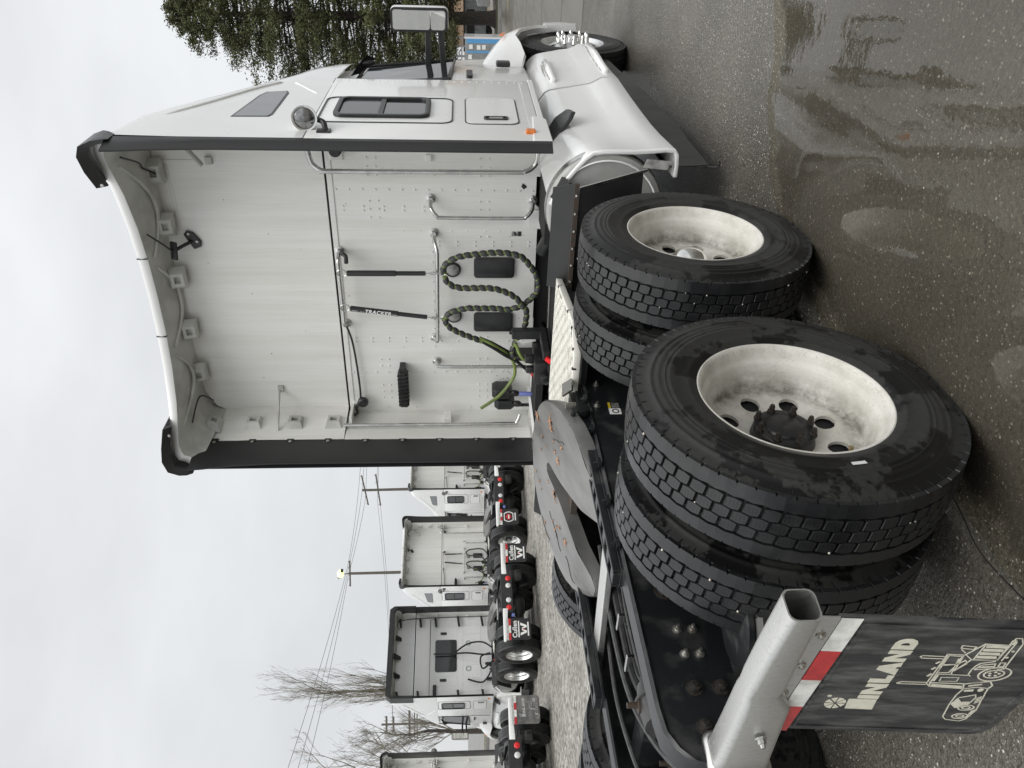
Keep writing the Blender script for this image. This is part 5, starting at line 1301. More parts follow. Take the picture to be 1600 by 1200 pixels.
# bracket and valve block between cab and deck
b = MB(); b.box(-.30, -.235, 2.88, 2.95, 1.02, 1.23); b.box(-.30, -.235, 2.60, 2.95, .98, 1.03); b.lathe([(1.23, .014), (1.25, .014), (1.25, .001)], 6, (-.26, 2.91, 0), 'Z'); b.build('hose_bracket', m_plastic, TRUCK, 0, bevel=.006)
b = MB(); b.box(-.52, -.34, 2.62, 2.9, .90, 1.08); b.cyl((-.38, 2.75, 1.08), (-.38, 2.75, 1.14), .035); b.cyl((-.47, 2.75, 1.05), (-.47, 2.75, 1.13), .03); b.cyl((-.44, 2.6, 1.0), (-.44, 2.55, 1.0), .04); b.build('valve_block', m_hub, TRUCK, 30, bevel=.006)
b = MB(); b.obox((-.32, 2.93, 1.10), (.03, 0, .005), (0, .004, 0), (-.01, 0, .045)); b.obox((-.37, 2.95, 1.16), (.02, 0, .012), (0, .004, 0), (-.01, 0, .02)); b.build('paper_tag', m_printwhite, TRUCK, 0)
b = MB(); b.cyl((-.29, 2.6, 1.0), (-.29, 2.55, .97), .02); b.cyl((-.62, 2.95, 1.06), (-.62, 2.90, 1.06), .016); b.build('red_fitting', m_redlens, TRUCK)

# ---------------------------------------------------------------- lettering shapes
def flat(b, poly, o, u, v, n, d=.0008):
    b.prism(poly, o, u, v, n*(-d))
def ribbon(b, pts, o, u, v, n, w=.0032, d=.0008, closed=False):
    P = [Vector((p[0], p[1], 0)) for p in pts]
    if closed: P.append(P[0])
    for a, c in zip(P, P[1:]):
        dv = c-a
        if dv.length < 1e-6: continue
        dv.normalize(); q = Vector((-dv.y, dv.x, 0))*w/2; e = dv*w*.4
        flat(b, [tuple((a-e+q)[:2]), tuple((a-e-q)[:2]), tuple((c+e-q)[:2]), tuple((c+e+q)[:2])], o, u, v, n, d)
def circle(cx, cy, r, n=20, ry=None, rot=0):
    ry = r if ry is None else ry
    out = []
    for i in range(n):
        a = 2*PI*i/n; x, y = r*math.cos(a), ry*math.sin(a)
        out.append((cx + x*math.cos(rot)-y*math.sin(rot), cy + x*math.sin(rot)+y*math.cos(rot)))
    return out

def mud_flap(parent, a, u, w, wd, ht, mat, tape, art, hanger=None):
    """a: upper left corner seen from behind; u: to the right, w: down; the printed side faces -n"""
    a, u, w = Vector(a), Vector(u).normalized(), Vector(w)
    w = (w - u*u.dot(w)).normalized(); n = u.cross(w)
    r = .06; poly = [(0, 0), (wd, 0)] + [(wd-r+r*math.cos(t), ht-r+r*math.sin(t)) for t in (PI/2*i/6 for i in range(7))] + [(r-r*math.sin(t), ht-r+r*math.cos(t)) for t in (PI/2*i/6 for i in range(7))]
    b = MB(); b.prism(poly, a, u, w, n*.010)
    fl = b.build('mud_flap', mat, parent, 0, bevel=.003)
    inset = .022; r2 = .045
    p2 = [(inset, .06), (wd-inset, .06)] + [(wd-inset-r2+r2*math.cos(t), ht-inset-r2+r2*math.sin(t)) for t in (PI/2*i/6 for i in range(7))] + [(inset+r2-r2*math.sin(t), ht-inset-r2+r2*math.cos(t)) for t in (PI/2*i/6 for i in range(7))]
    c0 = (wd/2, ht/2); p3 = [(x+(c0[0]-x)*.035, y+(c0[1]-y)*.035) for x, y in p2]
    b = MB(); b.ringprism(p2, p3, a, u, w, n*-.0035); b.build('moulded_rim', mat, fl, 0)
    th = .052 if wd > .55 else .055
    b = MB(); b.prism([(-.004, -.045), (wd, -.045), (wd, .002), (-.004, .002)], a-n*.004, u, w, n*.006); sp = b.build('backing_strip', m_galv, fl, 0, bevel=.002)
    for k in range(4):
        q = MB(); c = a + u*(wd*(k+.5)/4*.98+.01) + w*-.022 - n*.004
        q.tube([c, c-n*.005, c-n*.0055, c-n*.011], [.013, .012, .008, .006], 10); q.build('bolt', m_bolt, sp, 30)
    k = len(tape); seg = wd/k
    for i, c in enumerate(tape):
        q = MB(); q.prism([(seg*i-.002*(i == 0), .003), (seg*(i+1), .003), (seg*(i+1), th), (seg*i-.002*(i == 0), th)], a-n*.0035, u, w, n*-.0012); q.build('reflective_tape', m_redtape if c == 'r' else m_whitetape, fl, 0)
    art(fl, a - n*.0004, u, w, n)
    return fl

def art_inland(mt):
    def f(fl, a, u, w, n):
        b = MB()
        flat(b, [(.14, .166), (.196, .158), (.197, .231), (.139, .239)], a, u, w, n)
        flat(b, [(.2005, .178), (.2205, .176), (.221, .230), (.200, .232)], a, u, w, n)
        def nn(x0, x1, z0, z1):
            q = (x1-x0)*.31
            flat(b, [(x0, z0), (x0+q, z0), (x0+q, z1), (x0, z1)], a, u, w, n); flat(b, [(x1-q, z0), (x1, z0), (x1, z1), (x1-q, z1)], a, u, w, n)
            flat(b, [(x0+.001, z0), (x0+q, z0), (x1-.001, z1), (x1-q, z1)], a, u, w, n, .0009)
        nn(.2255, .284, .1755, .229)
        flat(b, [(.290, .172), (.311, .172), (.311, .210), (.330, .209), (.330, .2255), (.290, .2265)], a, u, w, n)
        flat(b, [(.358, .169), (.376, .169), (.364, .222), (.345-.012, .224)], a, u, w, n); flat(b, [(.360, .169), (.376, .169), (.397, .220), (.377, .222)], a, u, w, n, .0009)
        flat(b, [(.350, .203), (.384, .203), (.387, .213), (.348, .213)], a, u, w, n, .0010)
        nn(.400, .455, .167, .220)
        D = [(.460, .165), (.490, .165), (.503, .172), (.510, .185), (.510, .200), (.503, .212), (.490, .218), (.460, .218)]; I = [(.479, .181), (.484, .181), (.488, .184), (.491, .189), (.491, .195), (.488, .199), (.484, .202), (.479, .202)]
        b.ringprism(D, I, a, u, w, n*-.0008)
        b.build('flap_lettering', mt, fl, 0)
        b = MB(); c = (.169, .131)
        for i in range(8):
            a0, a1 = 2*PI*i/8+.08, 2*PI*(i+1)/8-.08
            flat(b, [(c[0]+.005*math.cos((a0+a1)/2), c[1]+.005*math.sin((a0+a1)/2))] + [(c[0]+.031*math.cos(a0+(a1-a0)*k/4), c[1]+.027*math.sin(a0+(a1-a0)*k/4)) for k in range(5)], a, u, w, n)
        flat(b, circle(.209, .104, .006, 10), a, u, w, n)
        b.build('wheel_mark', mt, fl, 0)
        b = MB(); RB = lambda pts, wd=.0030, closed=False: ribbon(b, pts, a, u, w, n, wd, .0008, closed)
        # smoke stacks
        RB([(.434, .303), (.435, .257), (.433, .250), (.427, .249), (.423, .255), (.423, .304)]); RB([(.301, .318), (.300, .257), (.294, .246), (.290, .247), (.289, .258), (.290, .318)])
        # cab
        RB([(.446, .307), (.295, .319), (.280, .333)]); RB([(.446, .313), (.300, .326)]); RB([(.446, .307), (.445, .347), (.366, .358)]); RB([(.440, .312), (.438, .347), (.398, .348), (.394, .314)], .003, True)
        RB([(.390, .315), (.398, .351), (.356, .349), (.353, .323)], .003, True); RB([(.346, .322), (.347, .358), (.425, .343)]); RB([(.346, .358), (.345, .400)]); RB([(.300, .326), (.301, .411), (.275, .421), (.281, .332)], .004, True)
        flat(b, [(.281, .336), (.294, .333), (.289, .412), (.277, .417)], a, u, w, n); RB([(.310, .345), (.330, .342), (.332, .385), (.312, .388)], .002, True); RB([(.312, .330), (.340, .328)], .006)
        RB([(.476, .326), (.489, .324), (.485, .359), (.473, .357)], .003, True); RB([(.470, .330), (.455, .345)]); RB([(.400, .300), (.408, .304)], .005); RB([(.370, .302), (.378, .306)], .005); RB([(.335, .306), (.345, .310)], .006)
        # bonnet and grille
        RB([(.443, .348), (.500, .373), (.498, .427)]); RB([(.368, .359), (.423, .374), (.424, .436)]); RB([(.445, .352), (.424, .374)]); RB([(.400, .352), (.420, .362), (.404, .372), (.372, .360)], .003)
        for q in range(4):
            x0 = .432+.017*q; flat(b, [(x0, .381), (x0+.012, .379), (x0+.012, .425), (x0, .430)], a, u, w, n)
        RB([(.495, .375), (.498, .428), (.424, .436), (.425, .378)], .003, True)
        # guard, wheel, bumper
        RB([(.342, .408), (.350, .400), (.374, .397), (.395, .399), (.407, .404), (.419, .434)]); RB([(.375, .404), (.398, .409), (.408, .440), (.385, .446)], .003, True); RB([(.388, .408), (.393, .441)], .006)
        b.ringprism(circle(.355, .463, .037, 24, .040), circle(.355, .463, .033, 24, .036), a, u, w, n*-.0008); b.ringprism(circle(.356, .461, .022, 20, .026), circle(.356, .461, .018, 20, .022), a, u, w, n*-.0008)
        for q in range(5): flat(b, circle(.356+.010*math.cos(q*1.257), .461+.012*math.sin(q*1.257), .004, 8), a, u, w, n)
        RB([(.424, .436), (.530, .430), (.531, .443), (.505, .458), (.383, .472), (.381, .458)]); RB([(.424, .447), (.512, .440)]); flat(b, [(.500, .428), (.520, .426), (.521, .437), (.501, .440)], a, u, w, n); RB([(.395, .452), (.414, .450), (.414, .462), (.395, .465)], .003, True)
        for q in (.44, .47): flat(b, circle(q, .452, .004, 8), a, u, w, n)
        # chassis, tanks and rear tyres
        RB([(.274, .423), (.240, .420), (.186, .425), (.111, .440), (.095, .454), (.088, .494), (.100, .506), (.156, .509), (.214, .496), (.245, .490)]); RB([(.275, .425), (.285, .455), (.280, .483), (.250, .488)]); RB([(.300, .415), (.318, .470), (.296, .486), (.280, .483)], .004)
        flat(b, [(.258, .430), (.268, .428), (.272, .450), (.262, .452)], a, u, w, n); flat(b, circle(.270, .468, .009, 12, .007), a, u, w, n); RB([(.290, .430), (.300, .455)], .006); RB([(.305, .430), (.312, .452)], .004)
        RB([(.224, .434), (.243, .468), (.225, .476), (.202, .474), (.200, .453)], .003); flat(b, [(.186, .428), (.222, .432), (.198, .452), (.200, .476), (.172, .470), (.165, .448)], a, u, w, n)
        for cx, cy in ((.168, .477), (.118, .483)):
            b.ringprism(circle(cx, cy, .017, 20, .022), circle(cx, cy, .0135, 20, .018), a, u, w, n*-.0008); b.ringprism(circle(cx, cy, .009, 14, .012), circle(cx, cy, .0055, 14, .008), a, u, w, n*-.0008)
        for q in range(4): RB([(.196+.009*q, .486-.002*q), (.206+.009*q, .494-.002*q)], .003)
        for q in range(4): RB([(.128+.007*q, .500), (.136+.007*q, .506)], .0025)
        b.build('truck_emblem', mt, fl, 0)
    return f
def art_badge(fl, a, u, w, n):
    b = MB()
    O = [(.14, .10), (.36, .10), (.41, .19), (.41, .27), (.36, .36), (.14, .36), (.09, .27), (.09, .19)]; c = (.25, .23)
    I = [(x+(c[0]-x)*.16, y+(c[1]-y)*.16) for x, y in O]
    b.ringprism(O, I, a, u, w, n*-.001); b.prism([(.13, .395), (.37, .395), (.37, .425), (.13, .425)], a, u, w, n*-.001); b.build('badge_frame', m_printwhite, fl, 0)
    leaf = [(0, -.105), (.022, -.065), (.042, -.075), (.036, -.03), (.062, -.055), (.070, -.035), (.098, -.040), (.086, -.008), (.100, .004), (.055, .040), (.060, .055), (.008, .048), (.006, .098)]
    P = [(c[0]+x, c[1]+y) for x, y in leaf] + [(c[0]-x, c[1]+y) for x, y in reversed(leaf[1:])]
    b = MB(); b.prism(P, a, u, w, n*-.001); b.build('maple_leaf', m_printred, fl, 0)
    b = MB(); b.prism([(.19, .215), (.31, .215), (.31, .25), (.19, .25)], a-n*.001, u, w, n*-.0005); b.build('badge_text', m_printwhite, fl, 0)
def art_cullen(fl, a, u, w, n):
    text_obj('flap_text', 'Cullen', a+u*.25+w*.145-n*.0008, .145, u, fl, m_printwhite, bold=.0035, normal=-n, xs=.98, spacing=1.06)
    b = MB(); b.prism([(.06, .215), (.44, .215), (.44, .243), (.06, .243)], a, u, w, n*-.001)
    for s in (-1, 1):
        b.prism([(.25+s*.15, .265), (.25+s*.09, .265), (.25+s*.035, .41), (.25+s*.085, .41)], a, u, w, n*-.001)
        b.prism([(.25+s*.0, .30), (.25+s*.03, .30), (.25+s*.08, .41), (.25+s*.040, .41)], a, u, w, n*-.0012)
    b.prism([(.09, .425), (.41, .425), (.41, .455), (.09, .455)], a, u, w, n*-.001); b.build('flap_emblem', m_printwhite, fl, 0)
    b = MB(); b.prism(circle(.25, .335, .018, 10), a-n*.0013, u, w, n*-.0006); b.build('emblem_dot', m_printred, fl, 0)

# hanger arm of the near flap: tapering pressed tube, open at the outer end
def hanger_arm(parent):
    A, B_ = Vector((.445, -.765, .785)), Vector((1.275, -.912, .838)); d = (B_-A).normalized(); up = Z; dn = d.cross(up).normalized()
    def sec(t, h, dp, inset=0, off=0):
        c = A.lerp(B_, t) + up*off; out = []
        for x, y in rrect(0, 0, dp-inset, h-inset, min(dp, h)*.24, 3): out.append(c + dn*x + up*y)
        return out
    b = MB(); b.loft([sec(0, .165, .105), sec(.04, .160, .100), sec(.30, .142, .094), sec(.46, .134, .088), sec(.50, .116, .084, 0, .008), sec(.54, .094, .070, 0, .018), sec(.60, .098, .078, 0, .014), sec(.78, .088, .078, 0, .010), sec(1.0, .076, .080)], True, False)
    b.loft([sec(1.0, .076, .080), sec(1.0, .076, .080, .007), sec(.85, .080, .078, .007, .008)], True, False)
    h = b.build('flap_hanger', m_galv, parent, 50)
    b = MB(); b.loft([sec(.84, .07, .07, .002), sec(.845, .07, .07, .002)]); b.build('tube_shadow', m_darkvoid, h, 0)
    b = MB(); b.loft([sec(-.02, .17, .13), sec(0.0, .19, .15), sec(.018, .185, .145), sec(.03, .165, .125)]); b.build('hanger_collar', m_steel, h, 40)
    n = dn
    for t, z in ((.30, -.01),):
        q = MB(); c = A.lerp(B_, t) + n*.053 + up*z
        if (c - cam.location).length > (A.lerp(B_, t) - n*.053 + up*z - cam.location).length: c = A.lerp(B_, t) - n*.053 + up*z; nn = -n
        else: nn = n
        q.tube([c, c+nn*.004, c+nn*.0045, c+nn*.016, c+nn*.017, c+nn*.026], [.017, .017, .012, .012, .008, .007], 8); q.build('bolt', m_steel, h, 30)
    return h
hanger_arm(TRUCK)
mud_flap(TRUCK, (.655, -.812, .752), (.984, -.178, -.012), (-.01, -.06, -.998), .595, .607, m_flap, 'rwrw', art_inland(m_print))
# the far flap on the left rail, plain
b = MB(); b.loft([[(-.44, -.82, .72), (-.44, -.72, .72), (-.44, -.72, .86), (-.44, -.82, .86)], [(-1.24, -.95, .79), (-1.24, -.88, .79), (-1.24, -.88, .86), (-1.24, -.95, .86)]]); b.build('flap_hanger', m_galv, TRUCK, 30, bevel=.012)
mud_flap(TRUCK, (-1.25, -.95, .752), (.984, .178, 0), (0, -.06, -.998), .595, .607, m_flap, 'rwrw', art_inland(m_print))

# ---------------------------------------------------------------- the row of parked trucks behind
index_children()
SKIP = {'rivets', 'bolt', 'flap_bolt', 'bolt_washer', 'hose_clip', 'dirt_specks', 'tar_splash', 'grease_streak', 'mud_flap', 'flap_hanger', 'nut', 'valve_stem', 'stuck_gravel', 'tyre_label', 'sticker', 'stuck_gravel', 'tyre_label', 'sticker', 'clamp_bolt', 'rim_bolt', 'strip_bolt', 'hanger_text', 'hanger_stripe', 'sticker_yellow', 'sticker_white', 'skirt_label', 'paper_tag', 'apron_tear', 'panel_ribs', 'air_fitting', 'bracket_bolts', 'cap_screw', 'tread_slots', 'lug_nut_cover', 'wheel_well', 'sticker_mark', 'warning_sticker'}
def rear_kit(t, mat, art, tape, wd=.5, ht=.5, lamps=True, arm=m_white):
    for s in (1, -1):
        b = MB(); b.loft([[(.43*s, -.86, .78), (.43*s, -.76, .78), (.43*s, -.76, .90), (.43*s, -.86, .90)], [(1.22*s, -.90, .84), (1.22*s, -.84, .84), (1.22*s, -.84, .90), (1.22*s, -.90, .90)]])
        b.build('flap_hanger', arm, t, 30, bevel=.012)
        mud_flap(t, (.70 if s > 0 else -1.20, -.90, .79), (1, 0, 0), (0, -.02, -1), wd, ht, mat, tape, art)
    b = MB(); b.box(-.52, .52, -.84, -.80, .66, .93); b.build('tail_plate', m_plastic, t, 0, bevel=.01)
    for x, mt in ((-.40, m_redlens), (-.22, m_whitelens), (.14, m_whitelens), (.32, m_redlens)):
        b = MB(); b.lathe([(-.84, .062), (-.852, .060), (-.862, .045), (-.866, .001)], 18, (x, 0, .755), 'Y'); b.build('tail_lamp', mt, t, 50)
    b = MB(); b.box(-.62, -.54, -.84, -.80, .63, .70); b.build('hose_cap', m_blue, t, 0, bevel=.01)
GRP = 'white sleeper trucks parked in a row behind'
def bg_truck(label, loc, rz, skip=(), rim=rim_alu):
    c = copy_tree(TRUCK, None, SKIP | set(skip), {rim_white.name: rim})
    c.location = (loc[0], loc[1], -.17); c.rotation_euler = (0, 0, rz); tag(c, label, 'truck', GRP)
    return c
tA = bg_truck('white sleeper truck farthest in the parked row, half hidden by the near truck', (-13.39, 19.76), 1.294)
rear_kit(tA, m_flapblack, art_badge, 'rwr')
tB = bg_truck('white sleeper truck in the row with red maple leaf badges on its mud flaps', (-13.07, 15.02), 1.306)
rear_kit(tB, m_flapblack, art_badge, 'wrwr')
tD = bg_truck('white sleeper truck nearest in the row, with muddy grey mud flaps', (-12.84, 6.80), 1.30)
rear_kit(tD, m_flapgrey, art_inland(m_printgrey), 'rwrw', .56, .52)
b = MB(); b.box(1.27, 1.31, -.90, -.80, .62, 1.12); b.build('flap_guard', m_printwhite, tD, 0, bevel=.006)
# truck C: another make with a rear window and black brackets
tC = bg_truck('white sleeper truck in the row with a black rear window and black fairing brackets', (-12.43, 10.75), 1.293,
              ('back_panel', 'upper_back_panel', 'grab_handle', 'work_light_bar', 'round_lamp', 'air_vent', 'hose_hanger', 'air_hose', 'air_line', 'fairing_bracket', 'fairing_strut', 'cable_bracket', 'cable_clip', 'seam_cable', 'work_horn', 'coupling_holder', 'hose_grip', 'lining_shelf', 'spotlight', 'roof_window', 'window_seal', 'roof_lip', 'corner_cap', 'stiffener'))
rear_kit(tC, m_flapblack, art_cullen, 'rwr')
b = MB(); b.prism([(-1.17, 1.05), (1.17, 1.05), (1.17, 2.71), (-1.17, 2.71)], (0, YB, 0), X, Z, Y*.03); cb = b.build('back_panel', m_white, tC, 0)
b = MB(); b.prism([(-1.17, 2.73), (1.17, 2.73), (1.17, 3.72), (-1.17, 3.72)], (0, YB, 0), X, Z, Y*.03); cu = b.build('upper_back_panel', m_white, tC, 0)
b = MB(); b.prism(rrect(.08, 2.29, .88, .58, .06), (0, YB-.02, 0), X, Z, Y*.03); b.build('rear_window', m_glass, cb, 30, bevel=.008)
def press(x, z, w, h, r=.05):
    b = MB(); b.ringprism(rrect(x, z, w, h, r), rrect(x, z, w-.022, h-.022, max(.01, r-.011)), (0, YB-.008, 0), X, Z, Y*.012); b.build('pressing', m_white, cb, 30, bevel=.003)
for x in (.76, -.60): press(x, 2.28, .26, .58)
for x in (.80, .50, .08, -.35, -.75): press(x, 1.60, .26 if abs(x) > .6 else .36, .5)
for x in (.42, -.28):
    b = MB(); b.ringprism(circle(x, 1.685, .07), circle(x, 1.685, .05), (0, YB-.015, 0), X, Z, Y*.02); b.build('round_lamp', m_fencegal, cb, 30)
for x in (.70, -.58):
    b = MB(); b.prism(rrect(x, 2.36, .07, .17, .02), (0, YB-.02, 0), X, Z, Y*.03); b.build('grab_recess', m_plastic, cb, 30)
for x in (.52, -.22):
    pl = [(x-.15, 3.12), (x+.15, 3.12), (x+.17, 3.18), (x+.06, 3.42), (x-.06, 3.42), (x-.17, 3.18)]; pi_ = [(x+(px-x)*.9, 3.27+(pz-3.27)*.9) for px, pz in pl]
    b = MB(); b.ringprism(pl, pi_, (0, YB-.008, 0), X, Z, Y*.012); b.build('pressing', m_white, cu, 0)
for x in (.56, .04, -.46):
    b = MB(); b.loft([[(x-.09, 2.95, 3.72), (x+.09, 2.95, 3.72), (x+.09, 3.05, 3.70), (x-.09, 3.05, 3.70)], [(x-.05, 3.16, 3.52), (x+.05, 3.16, 3.52), (x+.04, 3.19, 3.50), (x-.04, 3.19, 3.50)]]); b.build('fairing_bracket', m_plastic, tC, 0)
for s in (1, -1):
    for z in (3.55, 3.0, 2.58, 1.95, 1.3):
        b = MB(); b.obox((1.02*s, 3.12, z), (.15, 0, .02), (0, .02, 0), (0, 0, .03)); b.build('fairing_bracket', m_plastic, tC, 0)
    b = MB(); b.tube(poly_line([(1.1*s, 3.0, 1.1), (1.09*s, 3.02, 2.6), (1.06*s, 3.02, 3.3), (.98*s, 3.0, 3.6)], 5), .012, 6); b.build('bracket_cable', m_plastic, tC)
b = MB(); b.ringprism([(-1.24, 3.1), (-1.24, 3.68), (-1.15, 3.80), (1.15, 3.80), (1.24, 3.68), (1.24, 3.1)], [(-1.17, 3.1), (-1.165, 3.62), (-1.1, 3.68), (1.1, 3.68), (1.165, 3.62), (1.17, 3.1)], (0, 2.55, 0), X, Z, Y*.35); b.build('roof_edge', m_rubber, tC, 0)
b = MB(); b.tube([(.1, 3.1, 2.0), (.1, 3.1, 2.62)], .018, 6); b.build('hose_hanger', m_plastic, tC)
for pts in ([(.1, 3.05, 2.05), (.3, 2.95, 1.7), (.32, 2.9, 1.3), (.1, 2.8, 1.02)], [(.08, 3.05, 2.05), (.05, 2.95, 1.7), (-.02, 2.9, 1.3), (-.05, 2.8, 1.0)], [(-.2, 2.8, 1.0), (-.4, 2.9, 1.3), (-.05, 3.0, 1.35), (.02, 2.9, 1.1)], [(-.6, 3.1, 1.7), (-.7, 3.05, 1.3), (-.4, 2.9, 1.05)]):
    b = MB(); b.tube(poly_line(pts, 6), .022, 6); b.build('air_hose', m_hose, tC)
b = MB(); b.prism(rrect(-.86, 2.58, .30, .09, .02), (0, YB-.06, 0), X, Z, Y*.06); b.build('work_light_bar', m_plastic, tC, 30)

# ---------------------------------------------------------------- fallen leaves on the coupling plate
def leaf_mesh(k):
    b = MB(); P = []
    rnd = random.Random(k)
    for i in range(10):
        a = 2*PI*i/10; r = (.040 if i % 2 == 0 else .016)*rnd.uniform(.6, 1.1)
        if i == 5: r *= .5
        P.append((r*math.cos(a), r*math.sin(a), .004*rnd.uniform(-1, 2)))
    vs = [(0, 0, .003)] + P + [(-.01, 0, .0015)]
    fs = [(0, 1+i, 1+(i+1) % 10) for i in range(10)]
    b.add(vs, fs); b.tube([(0, 0, .002), (-.03, .008, .004), (-.05, .006, .002)], .0018, 4)
    o = b.build('leaf_shape', m_leaf, None, 60); me = o.data; bpy.data.objects.remove(o)
    return me
leaves = [leaf_mesh(k) for k in range(4)]
LV = [(.18, 1.28), (.29, 1.09), (.12, 1.19), (.11, 1.12), (.26, 1.07), (.26, .92), (.15, .95), (-.17, 1.26), (.03, 1.20), (-.075, 1.06), (-.075, .96), (-.21, 1.16), (-.28, .92), (-.37, 1.07), (-.22, .77), (-.42, 1.02), (-.21, .86), (.17, 1.0), (-.19, 1.20), (-.25, .96), (.22, 1.03), (-.24, .90)]
SZ = [1.15, 1.25, .5, .4, .9, .7, .9, .5, .45, .5, 1.2, .4, .5, .6, .9, .4, .6, .6, .5, .45, .5, .5]
LL_ = {0: 'orange leaf nearest the rounded front edge of the fifth wheel plate', 1: 'large orange star shaped leaf at the front right of the fifth wheel', 4: 'orange-brown leaf just behind the large star shaped one on the coupling', 6: 'orange leaf halfway along the right arm of the fifth wheel', 10: 'pale orange leaf hanging at the throat of the fifth wheel slot', 14: 'orange leaf farthest back on the left arm of the fifth wheel', 5: 'tan leaf towards the right outer edge of the fifth wheel'}
for i, ((x, y), s) in enumerate(zip(LV, SZ)):
    o = link('fallen_leaf', leaves[i % 4]); o.location = (x, y, fzz(x, y)+.002); o.rotation_euler = (-.0, 0, random.uniform(0, 6.28)); o.rotation_euler = Matrix.Rotation(.22, 4, 'X').to_euler(); o.rotation_euler.rotate_axis('Z', random.uniform(0, 6.28)); o.scale = (s*.8, s*.8, s)
    tag(o, LL_.get(i, 'small brown leaf scrap stuck to the wet grey fifth wheel plate'), 'leaf', 'fallen leaves on the fifth wheel')

# ---------------------------------------------------------------- poles, lamp, wires
def pole(label, x, y, h, lean, arms, r=.16, cat='utility pole', group='wooden utility poles behind the trucks'):
    t = thing('utility_pole', label, cat, (x, y, -.2), 0, group)
    top = Vector((lean[0], lean[1], h+.2)); b = MB(); b.tube([(0, 0, 0), top*.5, top], [r*1.25, r, r*.8], 10); b.build('pole', m_wood, t)
    for z, l, dv, tilt in arms:
        c = top*((z+.2)/(h+.2)); d = Vector(dv).normalized(); b = MB(); b.obox(c+Vector((0, 0, 0)), d*l/2+Vector((0, 0, tilt)), d.cross(Z)*.06, Z*.07); a = b.build('cross_arm', m_wood, t, 0)
        for k in (-.92, -.45, .45, .92):
            q = MB(); p = c + d*l/2*k + Vector((0, 0, tilt*k)); q.tube([p+Z*.07, p+Z*.14, p+Z*.24], [.03, .06, .035], 6); q.build('insulator', m_whitelens, a)
    return t
across = (.83, .557, 0)
pole('wooden utility pole with two slanting cross arms above the parked trucks', -54.5, 62.9, 12.6, (-.1, -.1), ((12.3, 3.2, across, .35), (10.9, 3.4, across, .25)))
p2 = pole('wooden pole with the lit yard lamp on top, above the row of trucks', -58.2, 54.4, 13.4, (-.2, .1), ((13.25, 2.6, across, .02),))
lt = thing('yard_lamp', 'glowing greenish white yard lamp at the tip of a wooden pole', 'lamp', (-58.4, 54.5, 13.35))
b = MB(); b.tube([(0, 0, 0), (-.05, 0, .5)], .05, 8); b.build('lamp_arm', m_wood, lt)
b = MB(); b.sphere((0, 0, .85), .42, 14, 10, (1, 1, .8)); b.build('lamp_glass', m_lamp, lt)
b = MB(); b.box(-.55, -.3, -.15, .15, .9, 1.15); b.box(.3, .55, -.15, .15, .55, .8); b.build('lamp_housing', m_plastic, lt, 0, bevel=.02)
pole('utility pole with three short cross arms behind the bare trees', -55.0, 35.4, 8.3, (0, 0), ((7.9, 1.3, across, 0), (7.35, 1.2, across, 0)), .10)
b = MB()
for z in (6.1, 5.7, 5.5): b.obox((-54.4, 36.0, z), Vector(across)*2.0, (0, .06, 0), (0, 0, .08 if z > 6 else .04))
tag(b.build('wooden_gantry', m_wood, None, 0), 'dark timber beams across the bare trees, between two truck roofs', 'gantry')
def wire(pts, label):
    P = []
    for (a, c) in zip(pts, pts[1:]):
        a, c = Vector(a), Vector(c); sag = (c-a).length*.012
        for k in range(14):
            t = k/14; p = a.lerp(c, t); p.z -= sag*4*t*(1-t); P.append(p)
    P.append(Vector(pts[-1])); b = MB(); b.tube(P, .022, 4)
    tag(b.build('power_line', m_wire), label, 'wire', 'overhead wires between the poles')
for k, (o1, o2, lb) in enumerate(((1.4, .9, 'topmost thin overhead wire running from the lamp pole to the far pole'), (.2, .35, 'middle thin overhead wire strung between the poles'), (-1.0, -.3, 'lowest of the close overhead wires strung between the poles'))):
    q = Vector(across)
    wire([Vector((-49.0, 14.0, 14.6))+q*o1*1.2+Vector((0, 0, .5*o1)), Vector((-58.2, 54.4, 13.4))+q*o2+Vector((0, 0, .0)), Vector((-54.5, 62.9, 12.5))+q*o1+Vector((0, 0, .25*o1)), Vector((-50, 84, 14.2))+q*o1], lb)
for o1, lb in ((1.4, 'upper of the two wires sagging from the lower cross arm'), (-1.2, 'lower of the two wires sagging from the lower cross arm')):
    q = Vector(across); wire([Vector((-64, 40.0, 8.2))+q*o1, Vector((-54.5, 62.9, 11.0))+q*o1, Vector((-50, 84, 12.6))+q*o1], lb)

